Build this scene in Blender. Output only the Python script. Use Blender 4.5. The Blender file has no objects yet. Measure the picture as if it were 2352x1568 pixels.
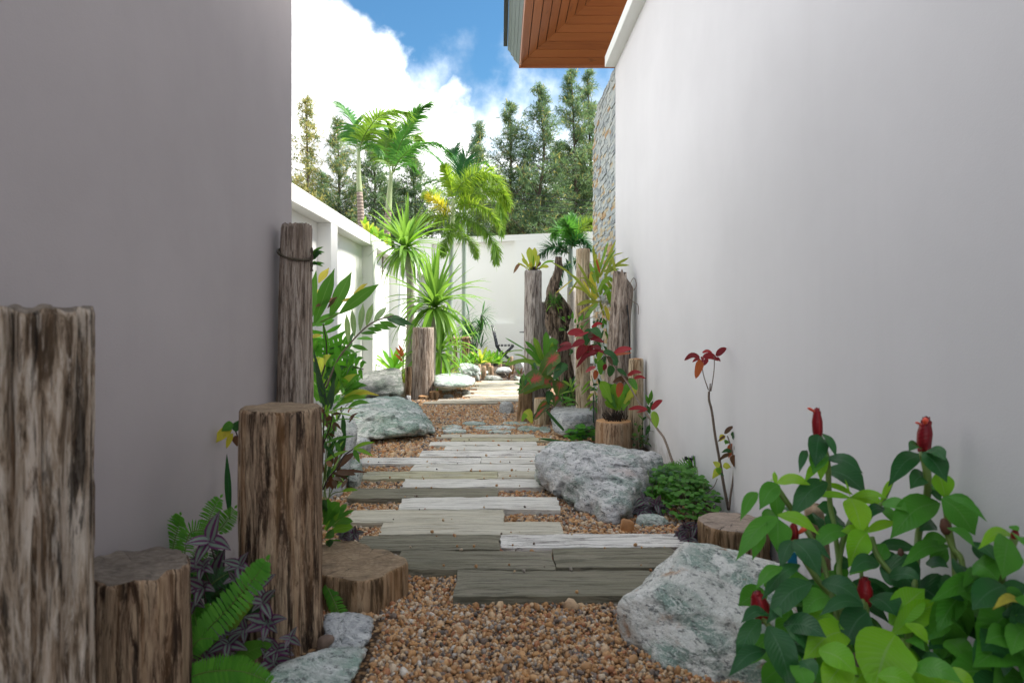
import bpy, bmesh, math, random
import numpy as np
from mathutils import Vector, Matrix, noise, Euler
R = math.radians
SC = bpy.context.scene
COL = SC.collection
FPX = 1568.0
# ---------------------------------------------------------------- camera, sky, sun, exposure
cam_data = bpy.data.cameras.new('camera')
cam = bpy.data.objects.new('camera', cam_data); COL.objects.link(cam)
cam.location = (0, 0, 1.0); cam.rotation_euler = (R(90), 0, 0)
cam_data.sensor_width = 36.0; cam_data.lens = 24.0
cam_data.shift_x = 26/2352; cam_data.shift_y = -54/2352
cam_data.clip_start = 0.05; cam_data.clip_end = 3000
cam_data.dof.use_dof = True; cam_data.dof.focus_distance = 5.6; cam_data.dof.aperture_fstop = 4.5
SC.camera = cam
SUN_EL, SUN_AZ = R(53), R(78)            # azimuth measured from +Y towards +X
world = bpy.data.worlds.new('World'); SC.world = world; world.use_nodes = True
wt = world.node_tree; wt.nodes.clear()
SUN_DIR = Vector((math.sin(SUN_AZ)*math.cos(SUN_EL), math.cos(SUN_AZ)*math.cos(SUN_EL), math.sin(SUN_EL)))
SKY_STRENGTH = 0.07
def build_world():
    n, l = wt.nodes, wt.links
    out = n.new('ShaderNodeOutputWorld'); bg = n.new('ShaderNodeBackground')
    sky = n.new('ShaderNodeTexSky'); sky.sky_type = 'NISHITA'; sky.sun_disc = False
    sky.sun_elevation = SUN_EL; sky.sun_rotation = SUN_AZ
    sky.air_density = 1.0; sky.dust_density = 0.4; sky.ozone_density = 2.2
    tc = n.new('ShaderNodeTexCoord')
    def vm(op, a, b=None):
        m = n.new('ShaderNodeVectorMath'); m.operation = op
        l.new(a, m.inputs[0])
        if b is not None:
            if isinstance(b, (tuple, list, Vector)): m.inputs[1].default_value = b
            else: l.new(b, m.inputs[1])
        return m
    def mt(op, a, b, c=None):
        m = n.new('ShaderNodeMath'); m.operation = op
        for i, v in enumerate((a, b, c)):
            if v is None: continue
            if isinstance(v, (int, float)): m.inputs[i].default_value = v
            else: l.new(v, m.inputs[i])
        return m.outputs[0]
    nrm = vm('NORMALIZE', tc.outputs['Generated'])
    d1 = Vector((-325/FPX, 1, 740/FPX)); d2 = Vector((-20/FPX, 1, 450/FPX))
    nn = d2.cross(d1).normalized()
    if nn.dot(Vector((-0.4, 1, 0.1))) < 0: nn = -nn
    dot = vm('DOT_PRODUCT', nrm.outputs[0], nn).outputs['Value']
    def nz(scale, det, rough, off=0.0):
        m = n.new('ShaderNodeTexNoise'); m.inputs['Scale'].default_value = scale
        m.inputs['Detail'].default_value = det; m.inputs['Roughness'].default_value = rough
        a = vm('ADD', nrm.outputs[0], (off, off*1.7, off*.6)); l.new(a.outputs[0], m.inputs['Vector'])
        return m.outputs['Fac']
    big = nz(5.5, 3, .5, 3.1); small = nz(16, 8, .55, 1.0); wide = nz(1.6, 6, .55, 7.0)
    e = mt('MULTIPLY_ADD', mt('SUBTRACT', big, .5), .26, dot)
    e = mt('MULTIPLY_ADD', mt('SUBTRACT', small, .5), .10, e)
    mr = n.new('ShaderNodeMapRange'); mr.interpolation_type = 'SMOOTHSTEP'
    l.new(e, mr.inputs['Value']); mr.inputs['From Min'].default_value = -.005; mr.inputs['From Max'].default_value = .03
    # thin low haze of cloud near the horizon on every side
    sep = n.new('ShaderNodeSeparateXYZ'); l.new(nrm.outputs[0], sep.inputs[0])
    h = mt('MULTIPLY_ADD', mt('SUBTRACT', small, .5), .35, sep.outputs['Z'])
    h = mt('MULTIPLY_ADD', mt('SUBTRACT', wide, .5), .25, h)
    mh = n.new('ShaderNodeMapRange'); mh.interpolation_type = 'SMOOTHSTEP'
    l.new(h, mh.inputs['Value']); mh.inputs['From Min'].default_value = .36; mh.inputs['From Max'].default_value = .06
    mh.inputs['To Max'].default_value = .9
    # unseen broken cloud added for ambient light, away from the blue gap in view
    gap = vm('DOT_PRODUCT', nrm.outputs[0], Vector((.04, 1, .47)).normalized()).outputs['Value']
    g2 = n.new('ShaderNodeMapRange'); g2.interpolation_type = 'SMOOTHSTEP'; l.new(gap, g2.inputs['Value'])
    g2.inputs['From Min'].default_value = .90; g2.inputs['From Max'].default_value = .80
    m3 = n.new('ShaderNodeMapRange'); m3.interpolation_type = 'SMOOTHSTEP'
    l.new(mt('MULTIPLY_ADD', mt('SUBTRACT', small, .5), .5, wide), m3.inputs['Value']); m3.inputs['From Min'].default_value = .42; m3.inputs['From Max'].default_value = .56
    mask = mt('MAXIMUM', mt('MAXIMUM', mr.outputs[0], mh.outputs[0]), mt('MULTIPLY', g2.outputs[0], m3.outputs[0]))
    cr = n.new('ShaderNodeValToRGB'); l.new(nz(7, 8, .6, 5.0), cr.inputs[0])
    cr.color_ramp.elements[0].position = .36; cr.color_ramp.elements[0].color = (3.7, 3.85, 4.0, 1)
    cr.color_ramp.elements[1].position = .6; cr.color_ramp.elements[1].color = (10.2, 10.1, 9.95, 1)
    mx = n.new('ShaderNodeMix'); mx.data_type = 'RGBA'
    sc = n.new('ShaderNodeMix'); sc.data_type = 'RGBA'; sc.blend_type = 'MULTIPLY'; sc.inputs['Factor'].default_value = 1
    l.new(sky.outputs[0], sc.inputs['A']); sc.inputs['B'].default_value = (.30, .50, .56, 1)
    l.new(mask, mx.inputs['Factor']); l.new(sc.outputs['Result'], mx.inputs['A']); l.new(cr.outputs[0], mx.inputs['B'])
    l.new(mx.outputs['Result'], bg.inputs['Color']); bg.inputs['Strength'].default_value = SKY_STRENGTH
    l.new(bg.outputs[0], out.inputs[0])
build_world()
sd = bpy.data.lights.new('sun', 'SUN'); sd.energy = 2.5; sd.angle = R(14); sd.color = (1.0, .955, .88)
sun = bpy.data.objects.new('sun', sd); COL.objects.link(sun)
sun.rotation_euler = (-SUN_DIR).to_track_quat('-Z', 'Y').to_euler(); sun.location = (6, 3, 12)
SC.view_settings.view_transform = 'Standard'; SC.view_settings.look = 'None'
SC.view_settings.gamma = 1; SC.view_settings.use_curve_mapping = False
SC.view_settings.exposure = 2.12
SC.render.engine = 'CYCLES'
SC.cycles.max_bounces = 10; SC.cycles.diffuse_bounces = 6; SC.cycles.transparent_max_bounces = 8
# ---------------------------------------------------------------- helpers
def at(px, py, Y):
    return Vector(((px-1150)/FPX*Y, Y, 1+(730-py)/FPX*Y))
def gnd(px, py, z=0.0):
    Y = FPX*(1-z)/(py-730)
    return Vector(((px-1150)/FPX*Y, Y, z))
class MB:
    def __init__(s): s.v = []; s.f = []; s.uv = []; s.mi = []
    def vert(s, p, uv=(0, 0)): s.v.append((p[0], p[1], p[2])); s.uv.append(uv); return len(s.v)-1
    def face(s, idx, m=0): s.f.append(tuple(idx)); s.mi.append(m)
    def build(s, name, mats, parent=None, origin=None, smooth=True, label=None):
        me = bpy.data.meshes.new(name)
        o = bpy.data.objects.new(name, me)
        if parent is not None: off = wloc(parent)
        else: off = Vector(origin) if origin is not None else Vector((0, 0, 0))
        v = np.array(s.v, dtype=np.float64) - np.array(off)[None, :]
        me.from_pydata(v.tolist(), [], s.f)
        if not isinstance(mats, (list, tuple)): mats = [mats]
        for m in mats: me.materials.append(m)
        if len(mats) > 1: me.polygons.foreach_set('material_index', s.mi)
        ul = me.uv_layers.new(name='UVMap')
        li = np.zeros(len(me.loops), dtype=np.int32); me.loops.foreach_get('vertex_index', li)
        ul.data.foreach_set('uv', np.array(s.uv, dtype=np.float32)[li].ravel())
        if smooth: me.polygons.foreach_set('use_smooth', [True]*len(me.polygons))
        me.update()
        if parent is not None: o.parent = parent
        else: o.location = off
        if label: o['label'] = label
        COL.objects.link(o)
        return o
def wloc(o):
    p = Vector(o.location)
    while o.parent is not None: o = o.parent; p = p + Vector(o.location)
    return p
def thing(name, label, cat, loc=(0, 0, 0), group=None):
    o = bpy.data.objects.new(name, None); COL.objects.link(o); o.location = loc
    o.empty_display_size = .05
    o['label'] = label; o['category'] = cat
    if group: o['group'] = group
    return o
def tag(o, label, cat, group=None):
    o['label'] = label; o['category'] = cat
    if group: o['group'] = group
    return o
def box(mb, x0, x1, y0, y1, z0, z1, m=0):
    i = [mb.vert(p) for p in ((x0,y0,z0),(x1,y0,z0),(x1,y1,z0),(x0,y1,z0),(x0,y0,z1),(x1,y0,z1),(x1,y1,z1),(x0,y1,z1))]
    for f in ((0,3,2,1),(4,5,6,7),(0,1,5,4),(1,2,6,5),(2,3,7,6),(3,0,4,7)): mb.face([i[k] for k in f], m)
def prism(mb, poly, z0, z1, m=0):
    n = len(poly); a = [mb.vert((p[0], p[1], z0)) for p in poly]; b = [mb.vert((p[0], p[1], z1)) for p in poly]
    mb.face(a[::-1], m); mb.face(b, m)
    for i in range(n): mb.face((a[i], a[(i+1)%n], b[(i+1)%n], b[i]), m)
def bevel(o, w, seg=2):
    md = o.modifiers.new('bevel', 'BEVEL'); md.width = w; md.segments = seg; md.limit_method = 'ANGLE'; md.angle_limit = R(40)
def frame(t, up=Vector((0, 0, 1))):
    t = t.normalized(); s = t.cross(up)
    if s.length < 1e-4: s = t.cross(Vector((1, 0, 0)))
    s.normalize(); return s, s.cross(t).normalized()
def tube(mb, pts, rad, n=6, m=0, cap=True):
    pts = [Vector(p) for p in pts]; rings = []; k = len(pts)
    if isinstance(rad, (int, float)): rad = [rad]*k
    ref = None
    for i, p in enumerate(pts):
        t = (pts[min(i+1, k-1)]-pts[max(i-1, 0)])
        if t.length < 1e-7: t = Vector((0, 0, 1))
        t.normalize()
        if ref is None: s, u = frame(t)
        else:
            s = ref - t*ref.dot(t)
            s = s.normalized() if s.length > 1e-5 else frame(t)[0]
            u = s.cross(t).normalized()
        ref = s
        rings.append([mb.vert(p+(s*math.cos(a)+u*math.sin(a))*rad[i], (j/n, i/(k-1))) for j, a in ((j, 2*math.pi*j/n) for j in range(n))])
    for i in range(k-1):
        for j in range(n):
            mb.face((rings[i][j], rings[i][(j+1)%n], rings[i+1][(j+1)%n], rings[i+1][j]), m)
    if cap: mb.face(rings[0][::-1], m); mb.face(rings[-1], m)
def bez(pts, n):
    """Catmull-Rom through the points"""
    P = [Vector(p) for p in pts]; P = [P[0]*2-P[1]]+P+[P[-1]*2-P[-2]]; out = []
    segs = len(P)-3
    for k in range(n+1):
        u = k/n*segs; i = min(int(u), segs-1); t = u-i
        a, b, c, d = P[i:i+4]
        out.append(.5*((2*b)+(c-a)*t+(2*a-5*b+4*c-d)*t*t+(3*b-a-3*c+d)*t*t*t))
    return out
def wprof(kind, s):
    if kind == 'lance': return math.sin(math.pi*min(1, s**.8))**.9
    if kind == 'oval': return max(0, math.sin(math.pi*s**.75))**.62
    if kind == 'ovate': return max(0, math.sin(math.pi*s**.62))**.95*(1.04)
    if kind == 'ell': return 1.04*max(0, math.sin(math.pi*s**.93))**.82*(1 if s < .7 else 1-((s-.7)/.3)**1.3*.6)
    if kind == 'heart': return (min(1, s/.12)**.5)*max(0, math.cos(max(0, s-.22)/.78*math.pi/2))**.8
    if kind == 'strap': return min(1, (1-s)*5)**.7*(.72+.28*min(1, s*4))
    if kind == 'sword': return (1-s**1.6)**.9*(.45+.55*min(1, s*5))
    if kind == 'spoon': return (.25+.75*min(1, s/.6)**1.4)*min(1, (1-s)*4.5)**.6
    if kind == 'needle': return (1-s)**.5
    return 1
def leaf(mb, p, d, n, L, W, droop=.5, fold=.2, prof='lance', seg=7, twist=0, wave=0, curl=0, m=0):
    """one blade: a folded strip that bends down along its length"""
    p = Vector(p); t = Vector(d).normalized(); n = Vector(n)
    n = (n-t*n.dot(t))
    n = n.normalized() if n.length > 1e-5 else frame(t)[1]
    s = t.cross(n).normalized(); ph = random.random()*6.28
    prev = None; st = L/seg
    for i in range(seg+1):
        u = i/seg; w = W*.5*wprof(prof, min(max(u, .015), .985))
        if u >= 1: w *= .25
        wv = math.sin(u*9+ph)*wave*W
        a = mb.vert(p - s*w*math.cos(fold) + n*(w*math.sin(fold)+wv), (0, u))
        b = mb.vert(p, (.5, u))
        c = mb.vert(p + s*w*math.cos(fold) + n*(w*math.sin(fold)-wv), (1, u))
        if prev: mb.face((prev[0], prev[1], b, a), m); mb.face((prev[1], prev[2], c, b), m)
        prev = (a, b, c)
        g = Vector((0, 0, -1)); g = g - t*g.dot(t)
        ang = droop/seg*g.length*1.2 if g.length > 1e-4 else 0
        axis = t.cross(g)
        if axis.length > 1e-5 and ang:
            q = Matrix.Rotation(ang, 3, axis.normalized()); t = q@t; n = q@n; s = q@s
        if curl:
            q = Matrix.Rotation(curl/seg, 3, s); t = q@t; n = q@n
        if twist:
            q = Matrix.Rotation(twist/seg, 3, t); n = q@n; s = q@s
        p = p + t*st
    return p
# ---------------------------------------------------------------- node helper
class NT:
    def __init__(s, name):
        s.mat = bpy.data.materials.new(name); s.mat.use_nodes = True; s.nt = s.mat.node_tree; s.nt.nodes.clear()
        s.out = s.nt.nodes.new('ShaderNodeOutputMaterial'); s._tc = None
    def new(s, t, props=None, **inp):
        n = s.nt.nodes.new('ShaderNode'+t)
        for k, v in (props or {}).items(): setattr(n, k, v)
        for k, v in inp.items(): s.set(n.inputs[k.replace('_', ' ')], v)
        return n
    def set(s, sock, v):
        if isinstance(v, bpy.types.NodeSocket): s.nt.links.new(v, sock)
        elif isinstance(v, bpy.types.Node): s.nt.links.new(v.outputs[0], sock)
        else:
            if isinstance(v, (tuple, list)) and len(v) == 3 and sock.type == 'RGBA': v = (*v, 1)
            sock.default_value = v
    def math(s, op, a, b=0., c=None):
        n = s.nt.nodes.new('ShaderNodeMath'); n.operation = op
        for i, v in enumerate((a, b, c)):
            if v is not None: s.set(n.inputs[i], v)
        return n.outputs[0]
    def tc(s, k='Object'):
        if s._tc is None: s._tc = s.nt.nodes.new('ShaderNodeTexCoord')
        return s._tc.outputs[k]
    def map(s, vec, scale=(1, 1, 1), loc=(0, 0, 0), rot=(0, 0, 0)):
        n = s.new('Mapping'); s.set(n.inputs[0], vec); n.inputs['Scale'].default_value = scale
        n.inputs['Location'].default_value = loc; n.inputs['Rotation'].default_value = rot; return n.outputs[0]
    def noise(s, vec, scale, det=4, rough=.5, dist=0):
        n = s.new('TexNoise'); s.set(n.inputs['Vector'], vec); n.inputs['Scale'].default_value = scale
        n.inputs['Detail'].default_value = det; n.inputs['Roughness'].default_value = rough; n.inputs['Distortion'].default_value = dist
        return n.outputs['Fac']
    def ramp(s, fac, stops, interp='LINEAR'):
        n = s.new('ValToRGB'); s.set(n.inputs[0], fac); r = n.color_ramp; r.interpolation = interp
        while len(r.elements) < len(stops): r.elements.new(.5)
        for e, (p, c) in zip(r.elements, stops):
            e.position = p; e.color = (*c, 1) if len(c) == 3 else c
        return n.outputs[0]
    def step(s, fac, a, b):
        n = s.new('MapRange', {'interpolation_type': 'SMOOTHSTEP'}); s.set(n.inputs['Value'], fac)
        n.inputs['From Min'].default_value = a; n.inputs['From Max'].default_value = b; return n.outputs[0]
    def mix(s, f, a, b, mode='MIX'):
        n = s.new('Mix', {'data_type': 'RGBA', 'blend_type': mode}); s.set(n.inputs['Factor'], f)
        s.set(n.inputs['A'], a); s.set(n.inputs['B'], b); return n.outputs['Result']
    def bump(s, h, strength=.3, dist=.01):
        n = s.new('Bump'); s.set(n.inputs['Height'], h); n.inputs['Strength'].default_value = strength
        n.inputs['Distance'].default_value = dist; return n.outputs[0]
    def bsdf(s, col, rough=.6, normal=None, spec=.5, **kw):
        n = s.new('BsdfPrincipled'); s.set(n.inputs['Base Color'], col); s.set(n.inputs['Roughness'], rough)
        s.set(n.inputs['Specular IOR Level'], spec)
        for k, v in kw.items(): s.set(n.inputs[k.replace('_', ' ')], v)
        if normal is not None: s.set(n.inputs['Normal'], normal)
        return n.outputs[0]
    def done(s, sh): s.nt.links.new(sh, s.out.inputs[0]); return s.mat
# ---------------------------------------------------------------- materials
def mat_stucco(name, col, var=.04, bump=.12, scale=60, blotch=.8):
    t = NT(name); c = t.tc('Object')
    a = t.noise(c, blotch, 5, .6); b = t.noise(c, scale*3, 3, .6)
    k = tuple(x*(1-var) for x in col); k2 = tuple(min(1, x*(1+var*.6)) for x in col)
    streak = t.noise(t.map(c, (3, 3, .25)), 1.5, 4, .6)
    colr = t.mix(t.step(a, .3, .7), k, k2)
    colr = t.mix(t.math('MULTIPLY', t.step(streak, .5, .85), var*2.2), colr, tuple(x*.72 for x in col))
    spl = t.new('SeparateXYZ'); t.set(spl.inputs[0], c); low = t.step(t.math('MULTIPLY_ADD', t.noise(c, 9, 5, .7), -.55, t.math('ADD', spl.outputs[2], .28)), .10, -.02)
    colr = t.mix(t.math('MULTIPLY', low, .35), colr, (.20, .17, .13))
    h = t.math('MULTIPLY_ADD', t.noise(c, 4, 4, .6), 1.2, t.math('MULTIPLY', b, .35))
    return t.done(t.bsdf(colr, .82, t.bump(h, bump, .01), .25))
def mat_rock(name, base=(.42, .44, .43), green=(.20, .27, .235), dark=(.09, .10, .10), white=(.66, .67, .65), pink=0., rust=0., greens=.5, rot=(.3, .5, .4), darkness=0.):
    t = NT(name); c = t.tc('Object')
    st = t.map(c, (1, 1, 3.2), rot=rot)
    g = t.noise(st, 6, 8, .7, .8); fine = t.noise(c, 110, 3, .75); sp = t.noise(t.map(c, (1, 1, 2.4), rot=rot), 34, 6, .8)
    big = t.noise(c, 2.4, 4, .6, .4)
    col = t.mix(t.step(big, .52-greens*.14, .60-greens*.10), base, green)
    mid = t.noise(t.map(c, (1, 1, 1.8), rot=rot), 11, 7, .75, .5); col = t.mix(t.math('MULTIPLY', t.step(mid, .52, .60), .6), col, tuple(v*.55 for v in green))
    col = t.mix(t.math('MULTIPLY', t.step(g, .50, .58), .8), col, white)
    if pink: col = t.mix(t.math('MULTIPLY', t.step(t.noise(c, 4.2, 3, .5), .54, .7), pink), col, (.46, .36, .33))
    col = t.mix(t.math('MULTIPLY', t.step(sp, .535, .59), .82), col, dark)
    col = t.mix(t.math('MULTIPLY', t.step(fine, .54, .64), .55), col, white)
    vein = t.noise(t.map(st, (1, 1, 1.5)), 3.1, 5, .6, 1.2)
    vv = t.math('ABSOLUTE', t.math('SUBTRACT', vein, .5))
    col = t.mix(t.math('MULTIPLY', t.step(vv, .02, .0), .55), col, white)
    if rust: col = t.mix(t.math('MULTIPLY', t.step(t.noise(c, 6.5, 4, .65), .57, .68), rust), col, (.42, .19, .055))
    if darkness: col = t.mix(darkness, col, (.10, .10, .095))
    lump = t.noise(c, 16, 6, .65)  # coarse noise feeding the bump height
    h = t.math('MULTIPLY_ADD', lump, 1.0, t.math('MULTIPLY', fine, .35)); h = t.math('MULTIPLY_ADD', g, .5, h)
    return t.done(t.bsdf(col, .68, t.bump(h, 1.0, .022), .15))
def mat_log(name, c_dark, c_mid, c_light, black=.4, orange=0., seed=0., scale=1., mid=.5):
    t = NT(name); c = t.tc('Object'); c = t.map(c, (1, 1, 1), loc=(seed, seed*.7, seed*1.3))
    s1 = t.noise(t.map(c, (30*scale, 30*scale, 3.6)), 1, 8, .70, .7)
    s2 = t.noise(t.map(c, (85*scale, 85*scale, 9)), 1, 5, .7, .5)
    pt = t.noise(t.map(c, (5, 5, 1.7)), 1, 4, .6, .6)
    col = t.ramp(s1, [(.36, tuple(v*.6 for v in c_dark)), (.43, c_dark), (mid-.01, c_mid), (.60, c_light)])
    col = t.mix(t.math('MULTIPLY', t.step(s2, .52, .62), .6), col, tuple(min(1, v*1.15) for v in c_light))
    col = t.mix(t.math('MULTIPLY', t.step(s2, .46, .38), .6), col, tuple(x*.3 for x in c_dark))
    col = t.mix(t.math('MULTIPLY', t.step(pt, .52, .66), .6), col, tuple((a+b)*.5 for a, b in zip(c_dark, c_mid)))
    if black:
        sk = t.noise(t.map(c, (34*scale, 34*scale, 3.0)), 1, 6, .7, .9)
        col = t.mix(t.math('MULTIPLY', t.step(sk, .53, .60), black), col, (.016, .014, .013))
    if orange:
        ok = t.noise(t.map(c, (14, 14, .9)), 1, 3, .5, .4)
        col = t.mix(t.math('MULTIPLY', t.step(ok, .52, .66), orange), col, (.33, .17, .07))
    h = t.math('MULTIPLY_ADD', s1, 1.0, t.math('MULTIPLY', s2, .6))
    return t.done(t.bsdf(col, .8, t.bump(h, 1.0, .014), .08))
def mat_cut(name, c0, c1, ring=42, crack=.8, dirt=.4, cx=0., cy=0.):
    t = NT(name); c = t.tc('Object')
    sp = t.new('SeparateXYZ'); t.set(sp.inputs[0], c)
    x = t.math('SUBTRACT', sp.outputs[0], cx); y = t.math('SUBTRACT', sp.outputs[1], cy)
    r = t.math('SQRT', t.math('ADD', t.math('MULTIPLY', x, x), t.math('MULTIPLY', y, y)))
    wob = t.noise(c, 9, 5, .6)
    rr = t.math('MULTIPLY_ADD', t.math('SUBTRACT', wob, .5), .09, r)
    rings = t.math('MULTIPLY_ADD', t.math('SINE', t.math('MULTIPLY', rr, ring*6.28)), .5, .5)
    ang = t.math('ARCTAN2', y, x)
    cv = t.new('CombineXYZ'); t.set(cv.inputs[0], t.math('MULTIPLY', t.math('COSINE', ang), 4.)); t.set(cv.inputs[1], t.math('MULTIPLY', t.math('SINE', ang), 4.)); t.set(cv.inputs[2], t.math('MULTIPLY', r, 3.))
    cr = t.noise(cv, 2.2, 6, .8)
    saw = t.noise(t.map(c, (1, 6, 1), rot=(0, 0, .5)), 22, 4, .7)
    blo = t.noise(c, 14, 6, .7); col = t.mix(t.math('MULTIPLY_ADD', rings, .28, t.math('MULTIPLY', t.step(blo, .4, .62), .5)), c0, c1)
    col = t.mix(t.math('MULTIPLY', t.step(saw, .47, .6), .5), col, tuple(v*.6 for v in c0))
    col = t.mix(t.math('MULTIPLY', t.step(cr, .57, .63), crack), col, (.03, .022, .018))
    col = t.mix(t.math('MULTIPLY', t.step(t.noise(c, 9, 5, .65), .48, .68), dirt), col, (.055, .047, .04))
    h = t.math('MULTIPLY_ADD', cr, -1.5, t.math('MULTIPLY', saw, .5))
    return t.done(t.bsdf(col, .75, t.bump(h, .6, .006), .12))
def mat_plank(name, c0, c1, wear, wearc, dark=(.10, .10, .085), grain=.5):
    t = NT(name); c = t.tc('Object'); oi = t.new('ObjectInfo')
    off = t.new('CombineXYZ'); t.set(off.inputs[0], t.math('MULTIPLY', oi.outputs['Random'], 37.)); t.set(off.inputs[1], t.math('MULTIPLY', oi.outputs['Random'], 11.))
    v = t.new('VectorMath', {'operation': 'ADD'}); t.set(v.inputs[0], c); t.set(v.inputs[1], off); c = v.outputs[0]
    g = t.noise(t.map(c, (4.5, 75, 50)), 1, 7, .72, .5); g2 = t.noise(t.map(c, (1.3, 30, 30)), 1, 5, .6, .8)
    p = t.noise(t.map(c, (2.4, 7, 4)), 1, 5, .6, .4); fine = t.noise(t.map(c, (40, 160, 160)), 1, 3, .6)
    col = t.mix(t.step(g2, .35, .65), c0, c1)
    col = t.mix(t.math('MULTIPLY', t.step(p, .5, .68), wear), col, wearc)
    col = t.mix(t.math('MULTIPLY', t.step(g, .515, .575), grain), col, dark)
    col = t.mix(t.math('MULTIPLY', t.step(fine, .58, .7), .25), col, tuple(x*.5 for x in c0))
    h = t.math('MULTIPLY_ADD', g, -1.0, t.math('MULTIPLY', g2, -.6))
    return t.done(t.bsdf(col, .8, t.bump(h, .9, .010), .12))
def mat_leaf(name, col, col2=None, vein=None, veinw=.035, rough=.38, trans=.35, var=.25, side=0., stripe=None, edge=None, spots=None, tcol=None, heart=None):
    """leaf blade: midrib and side veins from the UVs, slightly different colour on every leaf, lets light through"""
    t = NT(name); uv = t.tc('UV'); sp = t.new('SeparateXYZ'); t.set(sp.inputs[0], uv)
    oi = t.new('ObjectInfo'); ge = t.new('NewGeometry')
    rnd = t.math('FRACT', t.math('ADD', ge.outputs['Random Per Island'], oi.outputs['Random']))
    col2 = col2 or tuple(min(1, x*1.5) for x in col)
    blot = t.noise(t.tc('Object'), 26, 3, .5)
    f = t.math('MULTIPLY_ADD', t.math('SUBTRACT', blot, .5), .5, rnd)
    c = t.mix(f, col, col2)
    u = t.math('ABSOLUTE', t.math('SUBTRACT', sp.outputs[0], .5))
    if stripe:   # two pale bands beside the midrib
        b = t.math('MULTIPLY', t.step(u, .09, .14), t.step(u, .40, .30))
        c = t.mix(t.math('MULTIPLY', b, .85), c, stripe)
    if side:
        ph = t.math('SUBTRACT', sp.outputs[1], t.math('MULTIPLY', u, .35))
        sv = t.math('SINE', t.math('MULTIPLY', ph, 95.))
        c = t.mix(t.math('MULTIPLY', t.step(sv, .55, 1.), side), c, vein or tuple(min(1, x*1.7) for x in col2))
    if edge: c = t.mix(t.math('MULTIPLY', t.step(t.math('MULTIPLY_ADD', blot, .25, sp.outputs[1]), .98, 1.12), .85), c, edge)
    if heart:    # red heart fading outwards along the veins
        dv = t.math('MULTIPLY', t.math('SUBTRACT', sp.outputs[1], .30), .9)
        rr = t.math('SQRT', t.math('ADD', t.math('MULTIPLY', u, u), t.math('MULTIPLY', dv, dv)))
        ray = t.math('SINE', t.math('MULTIPLY', t.math('ARCTAN2', u, dv), 12.))
        c = t.mix(t.math('MULTIPLY', t.step(t.math('MULTIPLY_ADD', ray, -.07, rr), .34, .02), .9), c, heart)
    if spots: c = t.mix(t.math('MULTIPLY', t.step(t.noise(t.tc('Object'), 60, 3, .6), .58, .66), .7), c, spots)
    if vein: c = t.mix(t.math('MULTIPLY', t.step(u, veinw, veinw*.3), .8), c, vein)
    h = t.math('MULTIPLY_ADD', t.math('SINE', t.math('MULTIPLY', t.math('SUBTRACT', sp.outputs[1], t.math('MULTIPLY', u, .4)), 80.)), .12, t.math('MULTIPLY', u, -1.5))
    p = t.bsdf(c, rough, t.bump(h, .4, .004), .27)
    tr = t.new('BsdfTranslucent'); t.set(tr.inputs[0], t.mix(.5, c, tcol or tuple(min(1, x*k) for x, k in zip(col2, (2.0, 1.9, .9)))))
    ms = t.new('MixShader'); ms.inputs[0].default_value = trans; t.set(ms.inputs[1], p); t.set(ms.inputs[2], tr.outputs[0])
    return t.done(ms.outputs[0])
def mat_plain(name, col, rough=.5, metal=0., var=.1, scale=30, bump=0., spec=.4):
    t = NT(name); n = t.noise(t.tc('Object'), scale, 4, .6)
    c = t.mix(n, tuple(x*(1-var*1.5) for x in col), tuple(min(1, x*(1+var)) for x in col))
    return t.done(t.bsdf(c, rough, t.bump(n, bump, .004) if bump else None, spec, Metallic=metal))
# ================================================================ ground and path
M_soil = mat_plain('soil', (.075, .05, .032), .95, var=.35, scale=14, bump=.6)
def mat_gravel_bed():
    t = NT('gravel_bed'); c = t.tc('Object')
    v = t.new('TexVoronoi'); t.set(v.inputs['Vector'], c); v.inputs['Scale'].default_value = 62
    col = t.ramp(t.noise(v.outputs['Color'], 3, 1), [(.3, (.13, .07, .035)), (.45, (.3, .17, .08)), (.6, (.42, .27, .14)), (.75, (.2, .13, .09))])
    col = t.mix(t.step(v.outputs['Distance'], .35, .65), col, (.05, .03, .018))
    far = t.new('SeparateXYZ'); t.set(far.inputs[0], c)
    return t.done(t.bsdf(col, .85, t.bump(t.math('MULTIPLY', v.outputs['Distance'], -1.), .8, .01), .3))
M_bed = mat_gravel_bed()
mb = MB(); N = 60
# ground: one sheet to the horizon, gently uneven near the path
xs = [-1500, -200, -30, -8, -5, -3]+[(-2.6+i*.2) for i in range(20)]+[1.6, 3, 5, 8, 30, 200, 1500]
ys = [-1500, -200, -30, -6]+[i*.25 for i in range(72)]+[20, 26, 40, 80, 200, 600, 1500]
idx = [[mb.vert((x, y, -.012 + (.010*noise.noise(Vector((x*2, y*2, 0))) if 0 < y < 18 and -3 < x < 2 else 0))) for x in xs] for y in ys]
for j in range(len(ys)-1):
    for i in range(len(xs)-1): mb.face((idx[j][i], idx[j][i+1], idx[j+1][i+1], idx[j+1][i]))
ground = mb.build('ground', M_soil); ground['kind'] = 'structure'
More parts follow.
